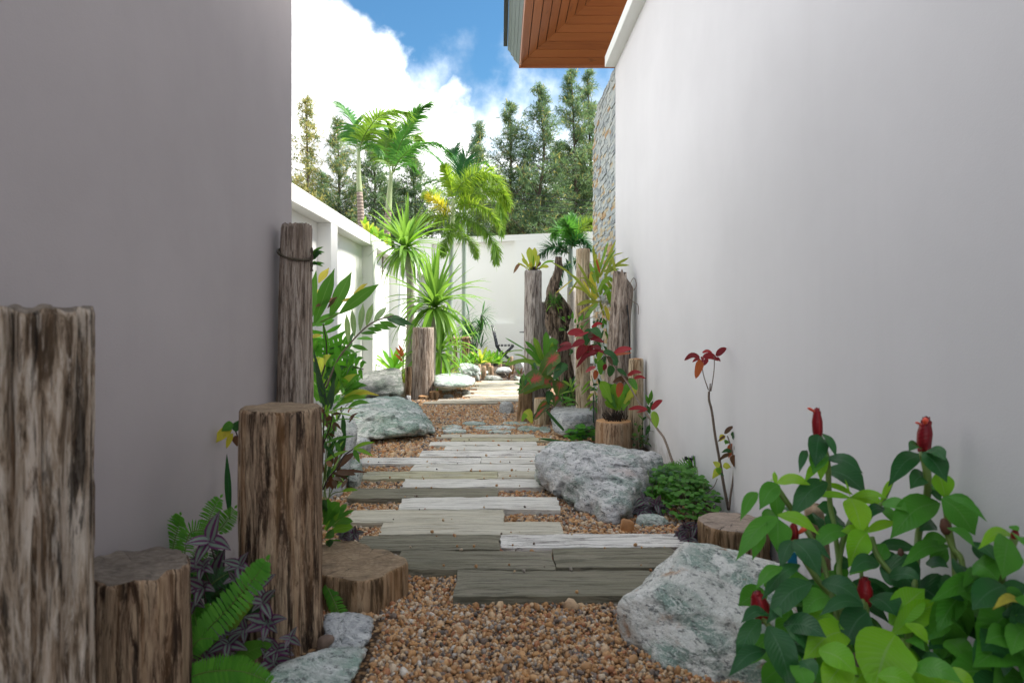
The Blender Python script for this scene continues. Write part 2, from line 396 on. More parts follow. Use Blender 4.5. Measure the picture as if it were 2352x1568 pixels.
# gravel bed of the path
PATH_L = [(1.2, -.62), (2.2, -.60), (3.0, -.72), (4.2, -.98), (5.4, -.85), (7.0, -.75), (8.2, -.9), (9.5, -.45), (10.6, -.40)]
PATH_R = [(1.2, .75), (2.2, .65), (3.0, .80), (4.2, .80), (5.4, .70), (6.6, .28), (8.0, .45), (9.5, .7), (10.6, .75)]
def interp(tab, y):
    if y <= tab[0][0]: return tab[0][1]
    for (a, b), (c, d) in zip(tab, tab[1:]):
        if y <= c: return b+(d-b)*(y-a)/(c-a)
    return tab[-1][1]
mb = MB(); rows = []
for j in range(96):
    y = 1.2+j*.1; a, b = interp(PATH_L, y), interp(PATH_R, y)
    rows.append([mb.vert((a+(b-a)*i/10, y, .004+.004*noise.noise(Vector((i*.7, y*3, 4))))) for i in range(11)])
for j in range(95):
    for i in range(10): mb.face((rows[j][i], rows[j][i+1], rows[j+1][i+1], rows[j+1][i]))
path = mb.build('path', M_bed); path['kind'] = 'structure'
# planks: (x left, x right, y far, y near, material)
M_white = mat_plank('weathered_white_plank', (.62, .60, .55), (.72, .70, .65), .35, (.56, .53, .45), (.22, .20, .17), .5)
M_chip = mat_plank('flaking_white_plank', (.68, .66, .62), (.76, .74, .70), .3, (.6, .55, .5), (.13, .11, .10), .85)
M_green = mat_plank('mossy_plank', (.42, .39, .26), (.54, .51, .37), .5, (.60, .57, .48), (.10, .095, .06), .55)
M_dark = mat_plank('dark_plank', (.19, .178, .128), (.26, .242, .185), .55, (.30, .27, .215), (.05, .05, .038), .55)  # darker base colour than the other planks
M_buff = mat_plank('buff_plank', (.50, .47, .38), (.60, .57, .48), .4, (.55, .50, .38), (.2, .17, .12), .5)
PLANKS = [(1042, 1560, 1307, 1366, M_dark, .045), (905, 1275, 1262, 1304, M_dark, .045), (1278, 1575, 1256, 1300, M_dark, .045),
 (813, 1148, 1227, 1260, M_dark, .04), (1151, 1590, 1223, 1254, M_chip, .04), (868, 1297, 1195, 1225, M_buff, .04),
 (791, 1158, 1168, 1197, M_buff, .04), (912, 1286, 1139, 1167, M_white, .045), (797, 1143, 1119, 1142, M_dark, .045),
 (918, 1250, 1098, 1117, M_white, .04), (825, 1142, 1081, 1098, M_green, .035), (1143.5, 1240, 1080, 1096, M_buff, .035),
 (943, 1238, 1064, 1079.5, M_white, .035), (819, 1102, 1049, 1062.5, M_chip, .04), (1104, 1238, 1048, 1062, M_white, .035),
 (962, 1238, 1033, 1046.5, M_chip, .035), (1020, 1275, 1022, 1032, M_white, .035), (986, 1233, 1012.5, 1021, M_white, .035),
 (1035, 1270, 1004, 1011, M_green, .035), (1002, 1229, 995.5, 1002.5, M_buff, .035)]
M_farp = mat_plank('sun_offset_plank', (.36, .32, .25), (.46, .42, .34), .4, (.42, .36, .26), (.15, .12, .08), .6); M_farq = mat_plank('sun_offset_grey_plank', (.42, .39, .33), (.50, .47, .41), .4, (.46, .40, .30), (.17, .14, .11), .6)  # far planks: colour darkened to offset the strong sun on them
Yb = 7.75
far = [(971, 1142), (1004, 1195), (1078, 1200), (1062, 1200), (1088, 1200), (1070, 1200), (1095, 1200), (1080, 1200), (1100, 1200), (1090, 1200), (1070, 1200), (1105, 1200)]
for k, (a, b) in enumerate(far):
    y0 = Yb+k*.235; y1 = y0+.19
    PLANKS.append((a, b, 730+FPX*.965/y1, 730+FPX*.965/y0, (M_farp, M_farq)[k % 2], .035))
random.seed(5)
for (xl, xr, yf, yn, m, z) in PLANKS:
    Y0 = FPX*(1-z)/(yn-730); Y1 = FPX*(1-z)/(yf-730); Ym = (Y0+Y1)/2
    ya, yb = min(Y0, Ym-.07), max(Y1, Ym+.07)
    pm = (yn+yf)/2-730
    X0 = (xl-1150)/(yn-730)*(1-z); X1 = (xr-1150)/(yn-730)*(1-z)
    L = X1-X0; nx = max(6, int(L/.05)); ny = 5; sd = random.random()*50; sk = random.uniform(-.006, .006)
    mb = MB(); top = []
    for i in range(nx+1):
        x = X0+L*i/nx; col = []
        e0 = .008*noise.noise(Vector((x*4, sd, 1)))+.0045*noise.noise(Vector((x*22, sd, 1))); e1 = .008*noise.noise(Vector((x*4, sd, 9)))+.0045*noise.noise(Vector((x*22, sd, 7)))
        dx = .015*noise.noise(Vector((sd, i, 3)))
        for j in range(ny+1):
            v = j/ny; y = (ya+e0)*(1-v)+(yb+e1)*v+sk*(i/nx-.5)
            ex = (dx+.012*noise.noise(Vector((v*6, sd, 2)))) if i in (0, nx) else 0
            edge = .004 if (j in (0, ny) or i in (0, nx)) else 0
            zz = z-edge*random.uniform(.6, 1.6)+.0035*noise.noise(Vector((x*5, y*9, sd)))
            col.append(mb.vert((x+ex, y, zz)))
        top.append(col)
    for i in range(nx):
        for j in range(ny): mb.face((top[i][j], top[i+1][j], top[i+1][j+1], top[i][j+1]))
    rim = [top[i][0] for i in range(nx+1)]+[top[nx][j] for j in range(1, ny+1)]+[top[i][ny] for i in range(nx-1, -1, -1)]+[top[0][j] for j in range(ny-1, 0, -1)]
    low = [mb.vert((mb.v[q][0], mb.v[q][1], -.03)) for q in rim]
    for k in range(len(rim)): mb.face((low[k], low[(k+1) % len(rim)], rim[(k+1) % len(rim)], rim[k]))
    # own origin so the grain differs
    o = mb.build('plank', m, path, smooth=False)
# ================================================================ rocks
M_rockA = mat_rock('pale_speckled_rock', (.62, .62, .58), (.25, .34, .29), white=(.80, .80, .76), pink=.3, rust=.7, greens=.6)
M_rockB = mat_rock('grey_pink_rock', (.50, .50, .50), (.30, .37, .33), white=(.72, .71, .70), pink=.7, greens=.5, rot=(.5, .2, .9))
M_rockC = mat_rock('green_grey_rock', (.48, .51, .48), (.27, .37, .31), white=(.72, .74, .71), pink=.15, greens=.8, rot=(.2, .35, .2))
M_rockD = mat_rock('dark_granite', (.29, .30, .28), (.17, .21, .17), white=(.48, .48, .45), greens=.5, darkness=.2, rot=(.9, .3, .2))
M_rockE = mat_rock('grey_granite', (.43, .44, .45), (.34, .38, .38), greens=.15, rot=(.1, .1, .3))
M_brownst = mat_plain('brown_stone', (.17, .115, .085), .75, var=.35, scale=30, bump=.4)
M_orangest = mat_plain('orange_stone', (.46, .22, .085), .55, var=.45, scale=22, bump=.4)
def hull_rock(name, label, pts, mat, seed, sub=5, p=16, rough=.05, group=None, cat='rock'):
    pts = [Vector(q) for q in pts]
    bm = bmesh.new()
    for q in pts: bm.verts.new(q)
    bmesh.ops.convex_hull(bm, input=bm.verts)
    c = Vector((0, 0, 0))
    for q in pts: c += q
    c /= len(pts)
    nrm, dd = [], []
    bmesh.ops.recalc_face_normals(bm, faces=bm.faces)
    for f in bm.faces:
        if f.calc_area() < 1e-9: continue
        n = f.normal; d = (f.verts[0].co-c).dot(n)
        if d < 0: n = -n; d = -d
        if d > 1e-5: nrm.append(n[:]); dd.append(d)
    bm.free(); nrm = np.array(nrm); dd = np.array(dd)
    ico = bmesh.new(); bmesh.ops.create_icosphere(ico, subdivisions=sub, radius=1)
    V = np.array([v.co[:] for v in ico.verts]); F = [[v.index for v in f.verts] for f in ico.faces]; ico.free()
    V /= np.linalg.norm(V, axis=1)[:, None]
    k = np.maximum(V@nrm.T, 0)/dd[None, :]
    r = (k**p).sum(axis=1)**(-1/p)
    size = float(np.mean(r)); cv = np.array(c); out = []; so = Vector((seed*3.1, seed*1.7, seed*.9))
    for i in range(len(V)):
        q = Vector(V[i]*r[i]); qq = q/size
        f1 = noise.fractal(qq*1.7+so, 1, 2, 3)
        f2 = noise.fractal(qq*6+so, .9, 2.1, 4)
        # stepped ledges give broken faces
        lw = noise.noise(qq*2.6+so*2)
        led = (abs(lw) ** .5)*(-1); rg = 1-2*abs(noise.noise(qq*3.3+so*3)); rg2 = abs(noise.noise(qq*13+so))
        vq = qq*2.3+so; cp = noise.voronoi(vq)[1][0]; cvv = noise.cell_vector(cp*9.7)*2-Vector((1, 1, 1)); fc = max(-.9, min(.9, (vq-cp).dot(cvv)*1.2))
        d = 1+rough*(f1*.8+f2*.4+led*.6+rg*.3-rg2*.3+fc+.2)
        out.append(cv+np.array(q)*d)
    mb = MB(); mb.v = [tuple(x) for x in out]; mb.uv = [(0, 0)]*len(out); mb.f = [tuple(f) for f in F]; mb.mi = [0]*len(F)
    o = mb.build(name, mat, origin=(c.x, c.y, max(0., min(x[2] for x in out))), smooth=True)
    return tag(o, label, cat, group)
def pxhull(rows):
    """rows of (x, y, depth)"""
    return [at(*r) for r in rows]
def auto_rock(name, label, x0, x1, yt, yb, mat, seed, depth=None, sub=4, rough=.06, zb=0., group=None, cat='rock', Y=None, flat=False):
    """rough block that fills x0..x1 of the photo and stands on the ground at yb"""
    rnd = random.Random(seed)
    Yf = Y or FPX*(1-zb)/(yb-730)
    w = (x1-x0)/FPX*Yf; h = (yb-yt)/FPX*Yf; dp = depth or w*.7
    h = h if flat else h
    cx = ((x0+x1)/2-1150)/FPX*Yf; pts = []
    hh = max(.01, h)
    for k in range(22):
        a = k/22*6.283*3+rnd.uniform(-.3, .3); lv = rnd.choice((0, .45, .8, 1.))
        s = {0: .92, .45: 1.0, .8: .86, 1.: .6}[lv]*rnd.uniform(.88, 1.0)
        x = cx+math.cos(a)*w*.5*s; y = Yf+dp*.5+math.sin(a)*dp*.5*s
        pts.append((x, y, zb-.015+hh*lv*rnd.uniform(.92, 1.03)))
    return hull_rock(name, label, pts, mat, seed, sub, 14, rough, group, cat)
# 1 front right
hull_rock('boulder', 'large pale speckled boulder with an orange stain, front right under the red-flowered plant',
  pxhull([(1418, 1390, 2.12), (1430, 1470, 2.14), (1470, 1500, 2.02), (1600, 1580, 1.86), (1500, 1330, 2.25), (1568, 1246, 2.34), (1590, 1242, 2.5), (1700, 1262, 2.45), (1800, 1290, 2.35),
  (1560, 1340, 2.05), (1640, 1395, 1.98), (1760, 1470, 1.86), (1850, 1400, 2.1), (1870, 1500, 1.9), (1800, 1620, 1.8), (1640, 1400, 2.7), (1480, 1350, 2.6), (1850, 1330, 2.5), (1660, 1560, 1.88), (1440, 1470, 2.5), (1850, 1600, 2.3)]),
  M_rockA, 1, 6, 45, .05)
# 2 mid right
hull_rock('boulder', 'big angular grey boulder lying on the right edge of the plank path',
  pxhull([(1224, 1058, 3.9), (1262, 1015, 4.2), (1300, 1008, 4.2), (1345, 1040, 3.75), (1400, 1020, 4.2), (1460, 1050, 3.7), (1505, 1038, 4.0), (1528, 1075, 3.9), (1524, 1120, 3.8), (1418, 1212, 3.22), (1350, 1190, 3.45), (1255, 1128, 3.75),
  (1240, 1085, 3.85), (1310, 1085, 3.62), (1400, 1120, 3.42), (1455, 1120, 3.42), (1470, 1180, 3.45), (1300, 1160, 3.55), (1500, 1140, 4.2), (1260, 1120, 4.5), (1390, 1120, 4.7)]),
  M_rockB, 2, 6, 45, .085)
# 3 mid left
hull_rock('boulder', 'long low green-grey boulder left of the path, resting on small brown pebbles',
  pxhull([(775, 930, 6.1), (800, 915, 6.3), (870, 910, 6.5), (930, 910, 6.5), (968, 935, 6.2), (1000, 985, 5.75), (1000, 998, 5.7), (960, 975, 5.5), (925, 993, 5.35), (850, 1012, 5.3), (770, 1015, 5.4),
  (770, 965, 5.5), (840, 950, 5.55), (900, 950, 5.55), (960, 998, 5.9), (800, 1000, 6.5), (940, 970, 6.7)]),
  M_rockC, 3, 6, 40, .07)
hull_rock('boulder', 'dark upright granite boulder between the ferns and the short log posts',
  pxhull([(805, 868, 8.4), (850, 850, 8.6), (905, 842, 8.5), (920, 848, 8.3), (928, 905, 7.9), (915, 912, 7.8), (800, 915, 7.9), (830, 880, 7.9), (900, 870, 7.95), (830, 900, 9), (920, 890, 8.9)]),
  M_rockD, 4, 5, 18, .06)
hull_rock('boulder', 'white-green boulder right of the middle log post, propped on flat stones',
  pxhull([(995, 862, 8.9), (1030, 853, 9.3), (1075, 858, 9.3), (1095, 872, 8.8), (1090, 885, 8.5), (1040, 893, 8.2), (995, 892, 8.2), (1000, 880, 8.1), (1060, 880, 8.3), (1000, 880, 9.6), (1080, 880, 9.6)]),
  M_rockC, 5, 5, 14, .06)
auto_rock('boulder', 'pale boulder farther back behind the one propped on flat stones', 1038, 1108, 834, 866, M_rockC, 26, depth=.5, Y=11.0, zb=.06, sub=5)
hull_rock('boulder', 'light grey granite boulder beside the sawn orange stump',
  pxhull([(1262, 945, 5.9), (1275, 932, 6.2), (1330, 931, 6.3), (1368, 932, 6.2), (1368, 985, 5.7), (1290, 1003, 5.55), (1268, 990, 5.65), (1264, 960, 5.7), (1300, 955, 5.6), (1366, 945, 5.75), (1280, 970, 6.6), (1366, 970, 6.6)]),
  M_rockE, 7, 5, 18, .05)
auto_rock('boulder', 'small light grey rock at the right edge of the gravel before the far planks', 1143, 1187, 921, 953, M_rockE, 8, depth=.2, sub=5)
hull_rock('boulder', 'tall grey-white rock behind the leafy stems beside the thick brown stump',
  pxhull([(735, 955, 4.4), (775, 940, 4.6), (812, 950, 4.5), (822, 990, 4.2), (800, 1100, 3.9), (785, 1155, 3.72), (735, 1170, 3.68), (730, 1000, 4.0), (790, 985, 4.1), (760, 990, 4.9), (815, 1050, 4.8)]),
  M_rockE, 9, 5, 18, .055)
auto_rock('rock', 'small grey rock wedged beside the tall grey-white rock at the path edge', 786, 826, 1058, 1130, M_rockC, 10, depth=.25, sub=5)
auto_rock('rock', 'grey rock just behind the small one at the left path edge', 800, 850, 1000, 1045, M_rockE, 31, depth=.2, sub=4)
hull_rock('rock', 'flat blue-grey slab at the bottom of the picture left of the gravel',
  pxhull([(600, 1568, 1.76), (640, 1520, 1.86), (735, 1488, 1.93), (800, 1484, 1.94), (830, 1500, 1.9), (815, 1560, 1.74), (790, 1590, 1.68), (650, 1600, 1.66), (610, 1540, 1.78), (740, 1520, 1.84), (820, 1530, 1.83)])+[Vector((-.55, 1.95, 0)), Vector((-.42, 1.85, 0)), Vector((-.4, 2.1, 0))],
  M_rockC, 11, 6, 14, .06)
hull_rock('rock', 'pale grey slab below the ringed stump, with the fern tip over it',
  pxhull([(742, 1410, 2.18), (790, 1402, 2.2), (840, 1412, 2.18), (856, 1440, 2.1), (848, 1480, 2.0), (820, 1502, 1.95), (750, 1500, 1.97), (740, 1450, 2.1), (800, 1440, 2.08)])+[Vector((-.55, 2.3, 0)), Vector((-.42, 2.1, 0)), Vector((-.42, 2.3, 0))],
  M_rockE, 12, 5, 14, .06)
auto_rock('stone', 'red-brown rounded stone at the foot of the thick brown stump', 716, 766, 1462, 1495, M_brownst, 13, depth=.08, zb=.03, cat='stone', rough=.03)
auto_rock('stone', 'flat dark green stone against the white flaking plank', 1454, 1556, 1184, 1216, M_rockC, 14, depth=.14, cat='stone', sub=5)
auto_rock('stone', 'glossy orange stone touching the flat dark green stone', 1424, 1464, 1186, 1222, M_orangest, 15, depth=.08, zb=.015, cat='stone', rough=.03)
PEB = 'brown pebbles under the long low boulder'
PL = ['dark brown pebble second from the left under the long low boulder', 'orange-brown pebble third from the left under the long low boulder', 'dull brown pebble in the middle of the row under the long low boulder', 'biggest orange pebble under the right half of the long low boulder', 'dark brown pebble right of the biggest orange one under the long low boulder', 'orange pebble farthest left under the long low boulder', 'dark pebble farthest right under the tip of the long low boulder']
for k, (a, b, c, d, m) in enumerate([(872, 893, 994, 1010, M_brownst), (893, 915, 991, 1008, M_orangest), (918, 936, 988, 1004, M_brownst), (938, 962, 985, 1000, M_orangest), (955, 975, 990, 1001, M_brownst), (850, 868, 1000, 1010, M_orangest), (975, 998, 990, 999, M_brownst)]):
    auto_rock('pebble', PL[k], a, b, c, d, m, 40+k, sub=3, rough=.03, group=PEB, cat='pebble')
auto_rock('pebble', 'single orange pebble on the gravel in front of the long low boulder', 869, 889, 1029, 1044, M_orangest, 50, sub=3, rough=.03, cat='pebble')
SM = 'flat stones stacked under the white-green boulder'
for k, (a, b, c, d, m, l) in enumerate([(1012, 1046, 903, 918, M_rockD, 'brown-grey block stone at the front of the flat stones under the propped boulder'), (1046, 1062, 897, 905, M_rockC, 'little green stone wedged under the middle of the propped boulder'), (1058, 1084, 893, 912, M_rockD, 'dark slanted stone under the right end of the propped boulder'), (1000, 1018, 893, 903, M_orangest, 'orange stone under the left end of the propped boulder'), (928, 946, 905, 920, M_rockE, 'grey cobble left of the foot of the middle log post'), (930, 945, 896, 904, M_orangest, 'rust-coloured stone below the short dark log beside the middle post'), (1084, 1098, 902, 912, M_rockC, 'pale stone at the path edge just right of the propped boulder')]):
    auto_rock('stone', l, a, b, c, d, m, 60+k, sub=4, group=SM, cat='stone')
FR = 'rocks edging the far end of the path'
for k, (a, b, c, d, m, l) in enumerate([(1098, 1137, 849, 865, M_rockC, 'blue-green rock left in the far rock edging'), (1092, 1102, 860, 875, M_rockD, 'small dark rock at the left end of the far edging'), (1105, 1160, 861, 879, M_rockD, 'long low grey rock in front of the far edging'), (1132, 1182, 842, 866, M_rockE, 'flat-topped grey block in the far edging before the chair'), (1178, 1202, 862, 878, M_rockC, 'green rock at the right of the far edging beside the dark leaves'), (1180, 1215, 826, 858, M_rockE, 'pale rock behind the tall grey post at the far end'), (1130, 1155, 871, 879, M_brownst, 'small brown stone at the far end of the planks'), (1156, 1176, 873, 880, M_rockE, 'small pale stone at the far end of the planks')]):
    auto_rock('rock', l, a, b, c, d, m, 70+k, sub=4, group=FR, depth=.35)
# flagstones set flush in the gravel
rnd = random.Random(4)
for (a, b, c, d) in [(1085, 1195, 978, 986), (1060, 1120, 970, 976), (1185, 1245, 979, 989), (1010, 1060, 977, 985), (1120, 1180, 989, 994), (1238, 1270, 981, 993), (1015, 1075, 987, 994), (1150, 1215, 969, 974)]:
    Y0 = FPX*.985/(d-730); Y1 = FPX*.985/(c-730); X0 = (a-1150)/FPX*Y0; X1 = (b-1150)/FPX*Y0
    cx, cy, rx, ry = (X0+X1)/2, (Y0+Y1)/2, (X1-X0)/2, (Y1-Y0)/2+.03
    poly = []
    for k in range(11):
        t = k/11*6.283; s = rnd.uniform(.8, 1.05); poly.append((cx+rx*s*math.cos(t), cy+ry*s*math.sin(t)))
    mb = MB(); prism(mb, poly, -.03, .02+rnd.uniform(0, .006)); o = mb.build('flagstone', M_rockC, path, smooth=False); bevel(o, .006, 2)
# ================================================================ buildings and walls
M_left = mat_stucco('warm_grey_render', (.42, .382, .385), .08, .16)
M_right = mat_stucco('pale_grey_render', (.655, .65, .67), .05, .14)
M_wwall = mat_stucco('white_render', (.82, .82, .79), .025, .06)
M_cap = mat_stucco('white_trim', (.78, .80, .78), .02, .05)
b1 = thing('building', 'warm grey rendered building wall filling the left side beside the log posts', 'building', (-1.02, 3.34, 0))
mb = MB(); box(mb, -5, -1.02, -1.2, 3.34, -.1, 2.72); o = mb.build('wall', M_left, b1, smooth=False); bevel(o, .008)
mb = MB(); box(mb, -5, -1.0, -1.2, 3.36, 2.72, 2.80); mb.build('parapet', M_cap, b1, smooth=False)
b2 = thing('house', 'pale rendered house with slate-clad end and timber eaves filling the right side', 'house', (1.137, 6.78, 0))
mb = MB(); box(mb, 1.137, 5, -1.2, 6.775, -.1, 3.49); o = mb.build('wall', M_right, b2, smooth=False); bevel(o, .008)
mb = MB(); box(mb, 1.036, 1.6, -1.2, 6.79, 3.49, 3.6); o = mb.build('wall_cap', M_cap, b2, smooth=False); bevel(o, .006)
mb = MB(); box(mb, 1.45, 5, -1.2, 4.4, 3.5, 6.4); mb.build('added_sun_block', M_right, b2, smooth=False)  # unseen block added to keep the sun off the left wall
# slate cladding, a slab with stones in courses
M_slates = [mat_plain('blue_grey_slate', (.34, .38, .39), .7, var=.25, scale=24, bump=.4), mat_plain('pale_slate', (.42, .45, .44), .7, var=.2, scale=24, bump=.4),
            mat_plain('buff_slate', (.46, .39, .27), .7, var=.35, scale=18, bump=.4), mat_plain('rust_slate', (.40, .26, .13), .7, var=.35, scale=18, bump=.4), mat_plain('dark_slate', (.24, .27, .29), .7, var=.25, scale=24, bump=.4)]
WX = 1.150; Y0w, Y1w = 6.78, 8.42
def topz(y):    # roofline of the stone end: level, then the rounded far corner
    return 3.50 if y < 7.95 else 3.50-((y-7.95)/.47)**2*.42
mb = MB(); poly = [(y, topz(y)-.01) for y in np.linspace(Y0w, Y1w, 14)]
a = [mb.vert((WX, y, z)) for y, z in poly]+[mb.vert((WX, Y1w, -.1)), mb.vert((WX, Y0w, -.1))]
b = [mb.vert((4.5, y, z)) for y, z in poly]+[mb.vert((4.5, Y1w, -.1)), mb.vert((4.5, Y0w, -.1))]
mb.face(a); mb.face(b[::-1])
for i in range(len(a)): mb.face((a[i], b[i], b[(i+1) % len(a)], a[(i+1) % len(a)]))
clad = mb.build('stone_cladding', M_slates[4], b2, smooth=False)
rnd = random.Random(9); count = 0; rest = MB()
tilelist = []
z = 0.0
while z < 3.49:
    h = rnd.uniform(.030, .046); y = Y0w+.004+rnd.uniform(-.1, 0)
    while y < Y1w:
        w = rnd.uniform(.10, .24); ya, yb = max(y, Y0w+.004), min(y+w, Y1w)
        if yb-ya > .02:
            zt = min(z+h, topz((ya+yb)/2))
            if zt-z > .012: tilelist.append((ya, yb, z, zt))
        y += w
    z += h
def tile(mb, ya, yb, z0, z1, r, m=0):
    x = WX; e = .0015
    q = [(x+.01, ya+e, z0+e), (x+.01, yb-e, z0+e), (x+.01, yb-e, z1-e), (x+.01, ya+e, z1-e)]
    base = r.uniform(.004, .016); fr = [(x-base-r.uniform(-.002, .006), p[1]+r.uniform(-.002, .002), p[2]+r.uniform(-.002, .002)) for p in q]
    i = [mb.vert(p) for p in q+fr]
    for f in ((4, 7, 6, 5), (0, 4, 5, 1), (1, 5, 6, 2), (2, 6, 7, 3), (3, 7, 4, 0)): mb.face([i[k] for k in f], m)
near = sorted(tilelist, key=lambda t: -(t[1]-t[0])*(t[3]-t[2]) if t[2] > 1.3 else 1)
big = set(near[:290])
for t in tilelist:
    u = rnd.random(); pb = .25 if t[2] < 2.2 or t[0] > 8.0 else .06
    mi = 2 if u < pb else 3 if u < pb*1.5 else 1 if u < .55 else 4 if u > .9 else 0
    if t in big:
        mb = MB(); tile(mb, *t, rnd); mb.build('stone_tile', M_slates[mi], clad, smooth=False)
    else: tile(rest, *t, rnd, mi)
o = rest.build('stone_tiles', M_slates, clad, smooth=False); o['kind'] = 'stuff'
# timber eaves: hipped soffit of boards, leaning grey fascia, dark gutter
def mat_soffit():
    t = NT('varnished_timber'); oi = t.new('ObjectInfo'); uv = t.map(t.tc('UV'), (1, 1, 1))
    v = t.new('VectorMath', {'operation': 'ADD'}); t.set(v.inputs[0], uv)
    cc = t.new('CombineXYZ'); t.set(cc.inputs[0], t.math('MULTIPLY', oi.outputs['Random'], 30.)); t.set(v.inputs[1], cc)
    g = t.noise(t.map(v.outputs[0], (1.6, 40, 1)), 1, 5, .6, 1.); kn = t.noise(t.map(v.outputs[0], (3, 9, 1)), 1, 3, .5)
    c = t.mix(g, (.17, .042, .010), (.36, .115, .028)); c = t.mix(t.math('MULTIPLY', oi.outputs['Random'], .5), c, (.40, .13, .035))
    c = t.mix(t.math('MULTIPLY', t.step(kn, .66, .74), .6), c, (.12, .04, .015))
    return t.done(t.bsdf(c, .42, t.bump(g, .15, .003), .5))
M_soff = mat_soffit(); M_fasc = mat_plain('grey_fascia_paint', (.20, .25, .26), .45, var=.06, scale=5); M_gut = mat_plain('dark_gutter', (.035, .037, .04), .5, var=.2)
HZ = 4.18; C0 = Vector((.236, 8.6, HZ)); sl = .553
roof = thing_part = None
mb = MB()
def soff(x, y):        # height of the soffit: rises away from both eave edges
    return HZ+sl*max(0, min(x-.236-(y-8.6)*-.0, 8.6-y))
def strip(mb, P, th=.012):
    a = [mb.vert(p, u) for p, u in P]; b = [mb.vert((p[0], p[1], p[2]+th), u) for p, u in P]
    mb.face(a[::-1]); mb.face(b)
    n = len(a)
    for i in range(n): mb.face((a[i], a[(i+1) % n], b[(i+1) % n], b[i]))
deck = MB()
X9 = 3.0; YN = 6.62
dz = .03
dk = [(.236, 8.6, HZ+dz), (X9, 8.6, HZ+dz), (X9, 8.6-(X9-.236), HZ+sl*(X9-.236)+dz), (.236, 6.62, HZ+dz), (X9, 6.62, HZ+sl*(X9-.236)+dz)]
i = [deck.vert(p) for p in dk]; deck.face((i[0], i[2], i[1])); deck.face((i[0], i[3], i[4], i[2]))
j = [deck.vert((p[0], p[1], p[2]+.16)) for p in dk]; deck.face((j[0], j[1], j[2])); deck.face((j[0], j[2], j[4], j[3]))
deck.face((i[0], i[1], j[1], j[0])); deck.face((i[0], j[0], j[3], i[3]))
rf = deck.build('roof', M_gut, b2, smooth=False)
bw = .105; gap = .009
k = 0
while k*bw < X9-.236:       # boards parallel to the left eave (run in depth)
    t0, t1 = k*bw+gap/2, (k+1)*bw-gap/2; mb = MB()
    P = [((.236+t0, 8.6-t0, HZ+sl*t0), (8.6-t0, 0)), ((.236+t1, 8.6-t1, HZ+sl*t1), (8.6-t1, 1*.1)), ((.236+t1, YN, HZ+sl*t1), (YN, .1)), ((.236+t0, YN, HZ+sl*t0), (YN, 0))]
    if 8.6-t1 > YN: strip(mb, P); mb.build('soffit_board', M_soff, rf, smooth=False)
    mb = MB()               # and parallel to the far eave
    P = [((.236+t0, 8.6-t0, HZ+sl*t0), (t0, 0)), ((X9, 8.6-t0, HZ+sl*t0), (X9, 0)), ((X9, 8.6-t1, HZ+sl*t1), (X9, .1)), ((.236+t1, 8.6-t1, HZ+sl*t1), (t1, .1))]
    if .236+t1 < X9: strip(mb, P); mb.build('soffit_board', M_soff, rf, smooth=False)
    k += 1
# fascia leans outwards
def quadbar(x0, z0, x1, z1, y0, y1, mat, name, th=.02, par=None):
    mb = MB(); n = Vector((z1-z0, 0, -(x1-x0))).normalized()*th
    P = [(x0, y0, z0), (x1, y0, z1), (x1+n.x, y0, z1+n.z), (x0+n.x, y0, z0+n.z)]
    a = [mb.vert(p) for p in P]; b = [mb.vert((p[0], y1, p[2])) for p in P]
    mb.face(a); mb.face(b[::-1])
    for i in range(4): mb.face((a[i], b[i], b[(i+1) % 4], a[(i+1) % 4]))
    return mb.build(name, mat, par or rf, smooth=False)
for q in range(4):
    x0 = .232-.037*q; x1 = x0-.034; z0 = HZ+.005+.040*q; quadbar(x0, z0, x1, z0+.037, YN, 8.62-.05*max(0, q-1), M_fasc, 'fascia_board')
quadbar(.245, HZ-.02, .232, HZ+.012, YN, 8.62, M_soff, 'eave_trim')
mb = MB(); box(mb, .23, X9, 8.6, 8.625, HZ-.03, HZ+.05); mb.build('eave_trim', M_soff, rf, smooth=False)
mb = MB(); box(mb, .232, X9, 8.626, 8.65, HZ+.0, HZ+.14); mb.build('fascia_board', M_fasc, rf, smooth=False)
mb = MB(); box(mb, .035, .084, YN, 8.42, HZ+.165, HZ+.26); mb.build('gutter', M_gut, rf, smooth=False)
# garden wall on the left with recessed bays
gw = thing('garden_wall', 'white rendered garden wall with recessed bays along the left side', 'wall', (-1.79, 6, 0))
XW = -1.79; ZT = 2.16
mb = MB(); box(mb, -2.10, XW-.15, 3.4, 16.9, -.1, ZT-.01); mb.build('wall_panel', M_wwall, gw, smooth=False)
mb = MB(); box(mb, -2.12, XW, 3.4, 16.9, ZT-.155, ZT); o = mb.build('coping_beam', M_wwall, gw, smooth=False); bevel(o, .004)
for k in range(6):
    y = 4.86+k*2.35; mb = MB(); box(mb, XW-.152, XW-.001, y, y+.29, -.1, ZT-.156); o = mb.build('pilaster', M_wwall, gw, smooth=False); bevel(o, .004)
# end wall, slightly turned, with a shallow recess
ew = thing('garden_wall', 'taller white rendered wall closing the far end behind the chair', 'wall', (0, 16, 0))
EA = Vector((-2.6, 16.78, 0)); EB = Vector((3.6, 14.65, 0)); ed = (EB-EA).normalized(); en = Vector((ed.y, -ed.x, 0))
def ebox(s0, s1, n0, n1, z0, z1, name):
    P = [EA+ed*s0+en*n0, EA+ed*s1+en*n0, EA+ed*s1+en*n1, EA+ed*s0+en*n1]
    mb = MB(); prism(mb, [(p.x, p.y) for p in P][::-1], z0, z1); o = mb.build(name, M_wwall, ew, smooth=False); return o
def s_at(px):
    d = Vector(((px-1150)/FPX, 1, 0)); # intersect ray with wall line
    # EA + s*ed = k*d
    det = ed.x*(-d.y)-(-d.x)*ed.y; s = (-EA.x*(-d.y)+(-d.x)*EA.y)/det
    return s
sL, sR = s_at(991), s_at(1182); TZ = 2.92
ebox(0, 6.55, -.25, -.10, -.1, TZ-.002, 'wall_panel')
